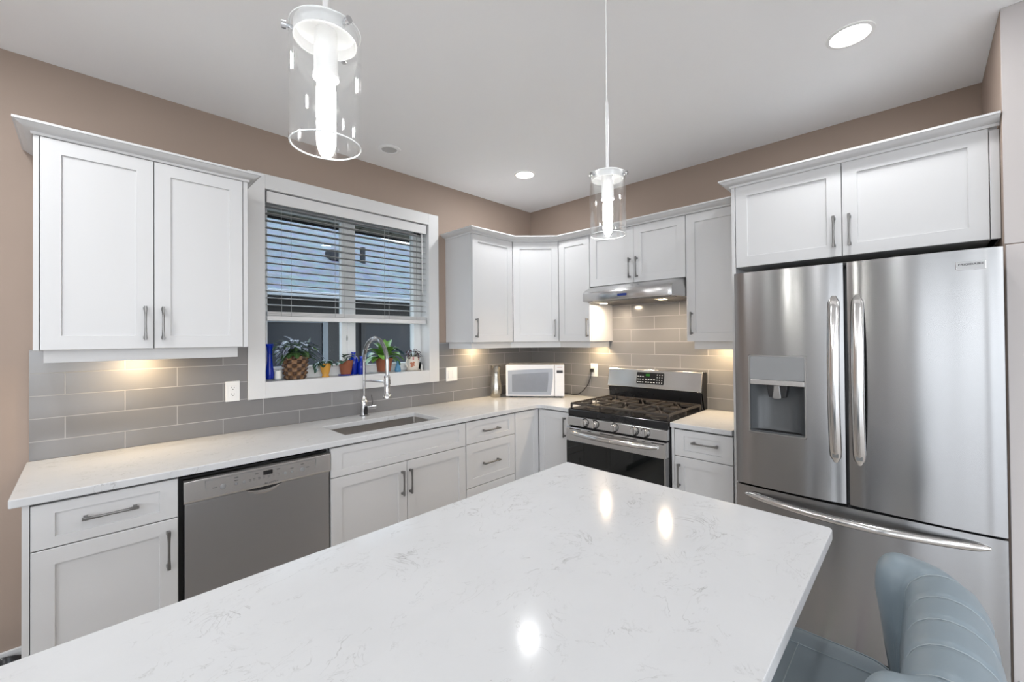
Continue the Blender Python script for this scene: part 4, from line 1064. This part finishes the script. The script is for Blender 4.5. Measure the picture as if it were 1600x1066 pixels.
for i in range(15):    # trailing shoots to the right and left
    s = 1 if i % 3 else -1
    x = bc[0]+s*rnd.uniform(.06, .135 if s > 0 else .075); z = ZS+hgt+rnd.uniform(-.02, .06)-(abs(x-bc[0])-.07)*.4; y = bc[1]-.02+rnd.uniform(-.01, .02)
    st.tube([(bc[0]+s*.05, bc[1], ZS+hgt), ((bc[0]+s*.05+x)/2, y, z+.03), (x, y, z)], .0016, 5)
    (b if i % 4 else b2).leaf((x, y, z), (s, -.3, rnd.uniform(-.5, .3)), .060, .026, 1.2, .25, 6)
for i in range(10):    # larger green leaves over the rim
    a = rnd.uniform(-2.8, -.1); b2.leaf((bc[0]+.04*math.cos(a), bc[1]+.03*math.sin(a), ZS+hgt+.025), (math.cos(a), math.sin(a)*.7, .1), .075, .042, 1.5, .2, 7)
for k in range(3): b2.leaf((bc[0]+.06, bc[1]-.01, ZS+hgt+.04+k*.01), (.5, .0, 1), .07, .012, .1, .2, 6)
b.build('striped_foliage', 'leaf_zebra', t, smooth=80); b2.build('green_foliage', 'leaf_green', t, smooth=80); st.build('stems', 'leaf_dark', t)

# mustard egg-cup planter
c = (-2.036, .050)
t = thing('plant_cup', 'small mustard yellow footed cup with dark trailing leaves on the sill', 'potted plant', (c[0], c[1], ZS))
b = MB(); b.lathe([(.0245, ZS), (.023, ZS+.006), (.019, ZS+.012), (.026, ZS+.035), (.0325, ZS+.065), (.0345, ZS+.092), (.0325, ZS+.092), (.030, ZS+.080), (0, ZS+.078)], c, 28, cap=False); b.build('cup', 'yellow', t, smooth=60)
b = MB(); rnd = random.Random(5)
for i in range(20):
    a = 2*PI*i/20+rnd.uniform(-.2, .2); b.leaf((c[0]+.012*math.cos(a), c[1]+.012*math.sin(a)*.8, ZS+.088+rnd.uniform(0, .02)), (math.cos(a), math.sin(a)*.8, rnd.uniform(.1, .8)), rnd.uniform(.042, .060), rnd.uniform(.024, .032), 1.5, .25, 6)
for k, (dx, dz) in enumerate(((-.046, .085), (-.054, .060), (-.050, .040), (-.060, .078), (.046, .095))):
    b.leaf((c[0]+dx, c[1]-.008, ZS+dz+.02), (-.6 if dx < 0 else .7, -.3, -.1), .045, .026, 1.6, .2, 6)
    b.tube([(c[0], c[1], ZS+.088), (c[0]+dx*.6, c[1]-.01, ZS+.105), (c[0]+dx, c[1]-.008, ZS+dz+.02)], .0015, 5)
b.build('foliage', 'leaf_dark', t, smooth=80)

# small terracotta pot on blue saucer
c = (-1.890, .062)
t = thing('terracotta_pot', 'small plain terracotta pot with a few round dark leaves beside the blue bottles', 'potted plant', (c[0], c[1], ZS))
b = MB(); b.lathe([(.036, ZS), (.050, ZS+.003), (.053, ZS+.009), (.050, ZS+.009), (.036, ZS+.004), (0, ZS+.004)], c, 28, cap=False); b.build('saucer', 'blueglass', t, smooth=50)
b = MB(); pot(b, c, .033, .047, .100, .004, ZS+.0045); b.build('pot', 'terracotta', t, smooth=40)
b = MB(); b.lathe([(.042, ZS+.094), (0, ZS+.098)], c, 20, cap=False); b.build('soil', 'soil', t)
b = MB()
for (dx, dy, dz, l, w) in ((-.035, -.02, .100, .050, .040), (-.060, -.015, .090, .045, .036), (-.010, 0, .135, .040, .032), (.020, -.005, .140, .038, .030), (.030, -.01, .128, .030, .026), (-.02, .01, .125, .034, .028), (.005, -.01, .118, .03, .026)):
    b.leaf((c[0]+dx*.6, c[1]+dy, ZS+dz), (dx+.001, dy-.02, .02), l*1.35, w*1.3, 1.1, .25, 7, .8)
    b.tube([(c[0], c[1], ZS+.095), (c[0]+dx*.5, c[1]+dy*.6, ZS+dz+.006), (c[0]+dx*.65, c[1]+dy, ZS+dz)], .0018, 5)
b.build('foliage', 'leaf_dark', t, smooth=80)

# two cobalt bottles
c = (-1.822, .090)
b = MB(); b.lathe([(.026, ZS), (.030, ZS+.004), (.030, ZS+.110), (.026, ZS+.122), (.014, ZS+.132), (.013, ZS+.150), (.0155, ZS+.152), (.0155, ZS+.160), (.011, ZS+.160), (.010, ZS+.13), (.024, ZS+.105), (.024, ZS+.01), (0, ZS+.008)], c, 28, cap=False)
tag(b.build('glass_bottle', 'blueglass', smooth=50), 'taller plain cobalt blue bottle between terracotta pot and faucet', 'bottle', )
c = (-1.777, .056)
b = MB(); b.lathe([(.024, ZS), (.028, ZS+.004), (.029, ZS+.05), (.027, ZS+.085), (.018, ZS+.098), (.013, ZS+.105), (.013, ZS+.122), (.016, ZS+.124), (.016, ZS+.131), (.011, ZS+.131), (.010, ZS+.10), (.022, ZS+.08), (.022, ZS+.01), (0, ZS+.008)], c, 28, cap=False, mod=lambda a, z: 1+.04*math.sin(9*a)*math.sin(90*z))
tag(b.build('glass_bottle', 'blueglass', smooth=50), 'shorter dimpled blue glass bottle just left of the faucet neck', 'bottle')

# primrose in terracotta on an oval glass dish
c = (-1.594, .070)
b = MB(); T = Matrix.Translation((c[0]-.02, c[1]-.005, 0)) @ Matrix.Diagonal((1.0, .50, 1, 1))
b = MB(T); b.lathe([(.085, ZS), (.104, ZS+.012), (.102, ZS+.013), (.084, ZS+.003), (0, ZS+.003)], (0, 0), 36, cap=False); tag(b.build('oval_dish', 'clear', smooth=50), 'long oval clear glass dish under the leafy green plant', 'dish')
t = thing('terracotta_pot', 'terracotta pot with big bright green leaves standing behind the faucet', 'potted plant', (c[0], c[1], ZS+.004))
b = MB(); pot(b, c, .046, .063, .105, .005, ZS+.0045); b.build('pot', 'terracotta', t, smooth=40)
b = MB(); b.lathe([(.058, ZS+.098), (0, ZS+.102)], c, 20, cap=False); b.build('soil', 'soil', t)
b = MB(); rnd = random.Random(11)
for i in range(24):
    a = 2*PI*i/24*2.4+rnd.uniform(-.25, .25); lvl = i/24; out = 1-.55*lvl
    dy = math.sin(a)*.55-.15
    if dy > .12: dy = .12
    b.leaf((c[0]+.012*math.cos(a), c[1]+.010*math.sin(a), ZS+.100+.01*lvl), (math.cos(a)*out*1.2, dy*out, .65+.75*lvl), rnd.uniform(.115, .160), rnd.uniform(.080, .108), rnd.uniform(1.5, 2.4)*(1-.3*lvl), .22, 9, .85)
b.build('foliage', 'leaf_light', t, smooth=80)
b = MB()
for (dx, dz, l) in ((.11, .165, .075), (.135, .16, .07), (.15, .15, .06), (-.115, .16, .08), (.09, .18, .07)):
    b.leaf((c[0]+dx*.75, c[1]-.012, ZS+dz), (1 if dx > 0 else -1, -.2, .3), l, .042, 1.7, .25, 7); b.tube([(c[0], c[1], ZS+.1), (c[0]+dx*.4, c[1]-.006, ZS+dz), (c[0]+dx*.76, c[1]-.012, ZS+dz)], .002, 5)
b.build('outer_foliage', 'leaf_blue', t, smooth=80)

# pale blue mini bottle
c = (-1.496, .040)
b = MB(); b.lathe([(.020, ZS), (.0235, ZS+.004), (.0235, ZS+.020), (.017, ZS+.045), (.010, ZS+.062), (.009, ZS+.076), (.0115, ZS+.078), (.0115, ZS+.084), (.008, ZS+.084), (.007, ZS+.06), (0, ZS+.05)], c, 24, cap=False)
tag(b.build('glass_bottle', 'paleblue', smooth=50), 'tiny pale blue glass bottle between the green plant and the painted mug', 'bottle')

# painted mug planter
c = (-1.352, .058)
t = thing('mug_planter', 'cream ceramic mug painted with a flower holding a maroon-leaved plant', 'potted plant', (c[0], c[1], ZS))
b = MB(); b.lathe([(.045, ZS), (.060, ZS+.004), (.064, ZS+.010), (.061, ZS+.010), (.045, ZS+.005), (0, ZS+.005)], c, 28, cap=False); b.build('saucer', 'ceramic', t, smooth=50)
mug = MB(); mug.lathe([(.040, ZS+.0055), (.046, ZS+.010), (.049, ZS+.05), (.051, ZS+.085), (.054, ZS+.112), (.0505, ZS+.112), (.047, ZS+.098), (0, ZS+.098)], c, 32, cap=False); mug = mug.build('mug', 'ceramic', t, smooth=50)
b = MB(); b.tube([(c[0]-.047, c[1]-.018, ZS+.095), (c[0]-.075, c[1]-.030, ZS+.088), (c[0]-.082, c[1]-.034, ZS+.060), (c[0]-.068, c[1]-.026, ZS+.035), (c[0]-.044, c[1]-.016, ZS+.030)], .005, 8); b.build('mug_handle', 'ceramic', mug, smooth=60)
b = MB()
for a, z, r_ in ((-2.15, .050, .013), (-2.35, .060, .010), (-2.0, .066, .009), (-2.3, .038, .009), (-1.95, .045, .007)):
    p = Vector((c[0]+.0495*math.cos(a), c[1]+.0495*math.sin(a), ZS+z)); n_ = Vector((math.cos(a), math.sin(a), 0)); s_ = Vector((-n_.y, n_.x, 0))
    b.loft([[tuple(p+s_*r_*math.cos(q*PI/5)+Vector((0, 0, r_*math.sin(q*PI/5)))+n_*o) for q in range(10)] for o in (-.002, .0016)])
b.build('painted_flower', 'petal', mug, smooth=0)
b = MB()
for a, z in ((-2.05, .100), (-1.1, .100)):
    p = Vector((c[0]+.0525*math.cos(a), c[1]+.0525*math.sin(a), ZS+z)); n_ = Vector((math.cos(a), math.sin(a), 0)); s_ = Vector((-n_.y, n_.x, 0))
    b.loft([[tuple(p+s_*x+Vector((0, 0, z_))+n_*o) for x, z_ in ((-.006, -.014), (.006, -.014), (.007, .010), (-.007, .010))] for o in (-.003, .0018)])
b.build('red_accent', 'redink', mug, smooth=0)
b = MB(); rnd = random.Random(9)
for i in range(26):
    a = rnd.uniform(0, 2*PI); hz = rnd.uniform(.0, .055); b.leaf((c[0]+.03*math.cos(a), c[1]+.02*math.sin(a)-.004, ZS+.105+hz), (math.cos(a)+(.4 if hz > .03 else 0), math.sin(a)*.5-.2, rnd.uniform(.1, .9)), rnd.uniform(.038, .056), rnd.uniform(.018, .026), 1.3, .3, 5)
    b.tube([(c[0], c[1], ZS+.095), (c[0]+.03*math.cos(a), c[1]+.02*math.sin(a)-.004, ZS+.105+hz)], .0016, 5)
b.build('foliage', 'leaf_purple', t, smooth=80)
# small white figurine and sill latch at the right end
b = MB(); b.lathe([(.009, ZS), (.010, ZS+.004), (.007, ZS+.014), (.008, ZS+.026), (.005, ZS+.034), (.0065, ZS+.042), (.004, ZS+.049), (0, ZS+.050)], (-1.279, .045), 18, cap=False)
tag(b.build('figurine', 'candle', smooth=60), 'tiny white figurine at the right end of the window sill', 'figurine')

# ------------------------------------------------------------------ pendants over the island
def pendant(x, y, label):
    t = thing('pendant_light', label, 'pendant light', (x, y, H), group=None)
    zt, zb = 1.938, 1.754; R_ = .0535
    b = MB(); b.lathe([(.062, H-.0005), (.062, H-.018), (.055, H-.024), (0, H-.024)], (x, y), 32, cap=False); b.build('canopy', 'satin', t, smooth=40)
    b = MB(); b.tube([(x, y, H-.02), (x+.0015, y, (H+2.16)/2), (x, y, 2.16)], .0022, 8); b.build('cord', 'plate', t)
    b = MB(); b.lathe([(.005, 1.95), (.005, 2.155), (.0035, 2.165)], (x, y), 14); b.build('stem', 'satin', t)
    b = MB(); b.lathe([(0, 1.948), (.010, 1.948), (.046, 1.944), (.0475, 1.940), (.0475, 1.922), (.045, 1.922), (.044, 1.938), (.017, 1.938)], (x, y), 40, cap=False); b.build('cap', 'satin', t, smooth=30)
    b = MB(); b.lathe([(.017, 1.938), (.018, 1.90), (.018, 1.872), (.0195, 1.868), (.0195, 1.862), (.014, 1.862)], (x, y), 28); b.build('socket', 'satin', t, smooth=40)
    for k in range(3):
        a = math.radians(160+120*k); dx, dy = math.cos(a), math.sin(a)
        b = MB(); b.tube([(x+dx*.045, y+dy*.045, 1.931), (x+dx*.0565, y+dy*.0565, 1.931)], .003, 8); b.tube([(x+dx*.0565, y+dy*.0565, 1.931), (x+dx*.0625, y+dy*.0625, 1.931)], .0055, 12); b.build('thumb_screw', 'chrome', t)
    b = MB(); n = 64
    b.lathe([(R_, zb), (R_+.0006, zb+.001), (R_+.0006, zt), (R_, zt+.0008), (R_-.0024, zt), (R_-.0024, zb+.0004), (R_, zb)], (x, y), n, cap=False); gs = b.build('glass_shade', 'pendglass', t, smooth=30)
    b = MB(); b.tube([(x+(R_-.001)*math.cos(2*PI*q/48), y+(R_-.001)*math.sin(2*PI*q/48), zb-.0003) for q in range(48)], .0013, 6, closed=True); b.build('glass_rim', 'glassrim', gs, smooth=80)
    b = MB(); b.tube([(x+(R_-.001)*math.cos(2*PI*q/48), y+(R_-.001)*math.sin(2*PI*q/48), zt+.001) for q in range(48)], .0011, 6, closed=True); b.build('glass_rim', 'glassrim', gs, smooth=80)
    b = MB(); b.lathe([(.0, 1.772), (.004, 1.774), (.011, 1.786), (.0145, 1.80), (.0145, 1.84), (.012, 1.862)], (x, y), 24, cap=False); b.build('bulb', 'bulb', t, smooth=60)
    for o in t.children:
        if o.name.startswith('bulb') and o.type == 'MESH': o.visible_shadow = True
    return t
pendant(-2.055, -2.15, 'clear glass cylinder pendant light hanging nearer the range, fully in view')
pendant(-2.899, -2.15, 'clear glass cylinder pendant light hanging close to the camera at top')

# ------------------------------------------------------------------ recessed ceiling lights
def downlight(x, y, label, group=None, dim=1.0):
    t = thing('recessed_light', label, 'ceiling light', (x, y, H), 0, group)
    b = MB(); b.lathe([(.083, H-.0005), (.083, H-.004), (.070, H-.006), (.068, H-.002)], (x, y), 40, cap=False); b.build('trim_ring', 'ceiling' if False else 'plate', t, smooth=30)
    b = MB(); b.lathe([(.069, H-.0025), (.050, H-.004), (0, H-.0045)], (x, y), 36, cap=False); b.build('lens', 'lens', t, smooth=60)
    lamp_area('downlight_lamp', (x, y, H-.008), .13, P_DOWN*dim, (.97, .985, 1), t)
downlight(-.903, -2.628, 'large lit recessed ceiling light above the refrigerator', None, .6)
downlight(-.775, -.637, 'small lit recessed ceiling light near the corner wall cabinets', None, .7)
downlight(-2.75, -1.45, 'added unseen recessed ceiling light between the window counter and the island', None, .25)  # added lamp just out of view, brightens the base cabinets
for (x, y) in ((-.85, -4.5), (-2.9, -4.2), (-4.6, -4.2), (-6.3, -4.2), (-3.6, -.9), (-5.4, -.9), (-6.6, -2.4), (-2.2, -6.3), (-4.2, -6.3), (-6.3, -6.3), (-4.7, -2.4)):  # unseen lamps added out of view to light the kitchen
    downlight(x, y, 'added unseen recessed ceiling light over the open living area beyond the island', 'added unseen lights over the open living area')
t = thing('ceiling_speaker', 'small round unlit grey ceiling fixture above the sink window', 'ceiling fixture', (-1.745, -.295, H))
b = MB(); b.lathe([(.075, H-.0005), (.074, H-.004), (.052, H-.007), (.050, H-.003)], (-1.745, -.295), 36, cap=False); b.build('trim_ring', 'ceiling', t, smooth=40)
b = MB(); b.lathe([(.051, H-.003), (.03, H-.002), (0, H-.0015)], (-1.745, -.295), 30, cap=False); b.build('grille', 'grille', t, smooth=40)

# ------------------------------------------------------------------ upholstered counter stool
t = thing('counter_stool', 'blue-grey channel-tufted upholstered counter stool at the island end', 'stool', (-2.11, -2.62, 0))
def catmull(p, k):
    return smooth_path(p, k)
pl = [(-2.300, -2.752, 0), (-2.296, -2.786, 0), (-2.282, -2.814, 0), (-2.252, -2.829, 0), (-2.17, -2.830, 0), (-2.08, -2.830, 0), (-1.975, -2.830, 0), (-1.918, -2.826, 0), (-1.886, -2.810, 0), (-1.871, -2.780, 0), (-1.868, -2.742, 0)]
path = catmull(pl, 12); cum = [0]
for i in range(1, len(path)): cum.append(cum[-1]+(path[i]-path[i-1]).length)
Ltot = cum[-1]; seams = [Ltot*k/6 for k in range(1, 6)]
sec = []
zc, rc, oc = .868, .062, .030     # roll centre, radius, outward offset
sec += [(-.030, .560), (-.036, .640), (-.040, .700), (-.040, .760), (-.036, .810)]
for k in range(13):
    a = math.radians(190-25*k); sec.append((oc+rc*math.cos(a), zc+rc*math.sin(a)))
sec += [(.030, .800), (.026, .740), (.024, .640), (.022, .560)]
rings = []
for i, p in enumerate(path):
    d_ = (path[min(i+1, len(path)-1)]-path[max(i-1, 0)]).normalized(); nrm = Vector((d_.y, -d_.x, 0))
    s_ = cum[i]; pin = sum(math.exp(-((s_-q)/.007)**2) for q in seams); e = min(s_, Ltot-s_); endk = math.sqrt(max(0.0, 1-(1-min(1, e/.040))**2)); endk = .30+.70*endk
    ring = []
    for (o, z) in sec:
        cz = max(min(z, zc), .56); co_ = .0 if z < .80 else oc
        k_ = (1-.07*pin)*endk
        tp = max(0.0, p.y+2.800)*min(1, max(0, (zc-.02-z)/.16))*.5
        ring.append((p.x+nrm.x*(co_+(o-co_)*k_), p.y-tp+nrm.y*(co_+(o-co_)*k_), cz+(z-cz)*k_ - (0 if z < .7 else .018*(1-endk))))
    rings.append(ring)
b = MB(); b.loft(rings); br_ = b.build('backrest', 'leather', t, smooth=70)
for q in seams:
    b = MB(); i = min(range(len(cum)), key=lambda k: abs(cum[k]-q)); p = path[i]; d_ = (path[i+1]-path[i-1]).normalized(); nrm = Vector((d_.y, -d_.x, 0))
    pts = []
    for k in range(17):
        a = math.radians(180-15*k); r_ = rc*.935; pts.append((p.x+nrm.x*(oc+r_*math.cos(a)), p.y+nrm.y*(oc+r_*math.cos(a)), zc+r_*math.sin(a)))
    b.tube(pts, .0012, 5); b.build('stitching', 'stitch', br_)
b = MB(); pts = []
for i in range(2, len(path)-2, 2):
    p = path[i]; d_ = (path[i+1]-path[i-1]).normalized(); nrm = Vector((d_.y, -d_.x, 0)); a = math.radians(-8)
    pts.append((p.x+nrm.x*(oc+rc*math.cos(a)), p.y+nrm.y*(oc+rc*math.cos(a)), zc+rc*math.sin(a)))
b.tube(pts, .0014, 5); b.build('piping', 'stitch', br_)
# seat cushion
b = MB(); rings = []
def seat_ring(z, k, sq=0):
    x0, x1, y0, y1 = -2.345+k, -1.832-k, -2.790+k, -2.385-k
    return rr(x0, x1, y0, y1, .07, z, 6)
for z, k in ((.560, .004), (.575, -.002), (.640, -.004), (.658, .004), (.667, .018), (.671, .045)): rings.append(seat_ring(z, k))
rings.append(rr(-2.25, -1.96, -2.71, -2.49, .05, .675, 6))
b.loft(rings); st_ = b.build('seat', 'leather', t, smooth=60)
b = MB(); b.tube([Vector(p) for p in seat_ring(.6575, .0035)], .0035, 6, closed=True); b.build('welt', 'leather', st_, smooth=60)
for q in ([(-1.915, -2.40, .6725), (-1.925, -2.58, .6745), (-1.920, -2.74, .673)], [(-2.28, -2.40, .6735), (-2.27, -2.58, .6755), (-2.28, -2.74, .674)], [(-2.28, -2.60, .6750), (-2.1, -2.60, .6755), (-1.92, -2.60, .6745)]):
    b = MB(); b.tube(q, .0012, 5); b.build('stitching', 'stitch', st_)
b = MB(); b.box(-2.335, -1.878, -2.80, -2.40, .525, .560); b.build('apron', 'darkwood', t, bevel=.004, smooth=0)
for x in (-2.315, -1.898):
    for y in (-2.78, -2.42):
        b = MB(); ox = .02 if x > -2.1 else -.02; oy = -.03 if y < -2.6 else .02
        b.loft([rr(x-.02, x+.02, y-.02, y+.02, .006, .53), rr(x+ox*.6-.013, x+ox*.6+.013, y+oy-.013, y+oy+.013, .005, 0)]); b.build('leg', 'darkwood', t, smooth=40)
b = MB(); b.box(-2.31, -1.905, -2.418, -2.398, .19, .215); b.box(-2.31, -1.905, -2.80, -2.785, .24, .26); b.build('footrest', 'darkwood', t, bevel=.003, smooth=0)

# ------------------------------------------------------------------ glossy bowl on the floor at far left
b = MB(); c = (-3.435, -.125)
b.lathe([(.060, .0005), (.075, .01), (.092, .05), (.100, .095), (.102, .102), (.097, .103), (.090, .095), (.080, .05), (.055, .018), (0, .014)], c, 36, cap=False)
tag(b.build('floor_bowl', 'black', smooth=50), 'black glossy bowl on the floor by the baseboard left of the end cabinet', 'bowl')

# ------------------------------------------------------------------ outside the window
m = MB(); m.box(-40, 40, .19, 40, -.7, -.6); m.box(-40, XL-.16, -30, .19, -.7, -.6); m.box(XL-.16, 40, -30, YB-.16, -.7, -.6); o = m.build('ground', 'ground', smooth=0); struct(o)
t = thing('roof_eave', 'grey-green grooved soffit and dark gutter above the sink window outside', 'eave', (-1.5, .18, 2.52))
b = MB(); b.box(-7, 4, .185, 1.18, 2.52, 2.54)
for i in range(37): b.box(-7+i*.3, -6.975+i*.3, .185, 1.18, 2.512, 2.521)
b.build('soffit', 'soffit', t, smooth=0)
b = MB(); b.box(-7, 4, 1.18, 1.21, 2.50, 2.72); b.box(-7, 4, 1.21, 1.33, 2.56, 2.68); b.build('gutter', 'gutter', t, smooth=0, bevel=.01)
t = thing('neighbour_house', 'neighbouring house with grey shingle roof and dark wall seen through the window', 'house', (1, 4.5, -.6))
b = MB(); b.box(-9, 12, 4.45, 10, -.6, 2.14); b.build('wall', 'siding', t, smooth=0)
sl = (4.50-2.18)/(8.7-4.0)
def roofT():
    n_ = math.sqrt(1+sl*sl); return frame_T((0, 4.0, 2.18), (1, 0, 0), (0, 1/n_, sl/n_))
Lr = math.sqrt((8.7-4)**2+(4.5-2.18)**2)
rf = [(-10, 0), (13.2, 0), (2.6, Lr), (-10, Lr)]
me_o = MB(); me_o.prism(rf, -.04, 0, 'z'); ob = me_o.build('roof', 'shingle', None, smooth=0)
inv = ROOTM[t.name]; ob.parent = t; ob.matrix_local = inv @ roofT()
b = MB(); b.box(-10, 13, 3.93, 4.02, 2.10, 2.19); b.build('gutter', 'shingle_trim', t, smooth=0, bevel=.01)
b = MB(); b.box(-10, 13, 4.0, 4.46, 2.08, 2.10); b.build('soffit', 'siding', t, smooth=0)
for x, z in ((.52, 0), ):
    y = 5.9; zz = 2.18+sl*(y-4); b = MB(); b.box(x-.20, x+.16, y-.16, y+.16, zz-.06, zz+.17); b.build('roof_vent', 'gutter', t, bevel=.03, smooth=0)
y = 5.9; zz = 2.18+sl*(y-4); b = MB(); b.lathe([(.06, zz-.1), (.055, zz+.33)], (1.08, y), 14); b.build('vent_pipe', 'gutter', t)
for x0, x1, z0, z1 in ((-1.55, -.36, .75, 1.72), (.4, 1.6, .75, 1.72)):
    b = MB(); w = .085
    for a in ((x0-w, x0, z0-w, z1+w), (x1, x1+w, z0-w, z1+w), (x0, x1, z0-w, z0), (x0, x1, z1, z1+w)): b.box(a[0], a[1], 4.40, 4.449, a[2], a[3])
    fo = b.build('window_frame', 'extframe' if x0 < 0 else 'siding', t, smooth=0)
    b = MB(); b.box(x0, x1, 4.43, 4.448, z0, z1); b.build('pane', 'extglass', fo, smooth=0)
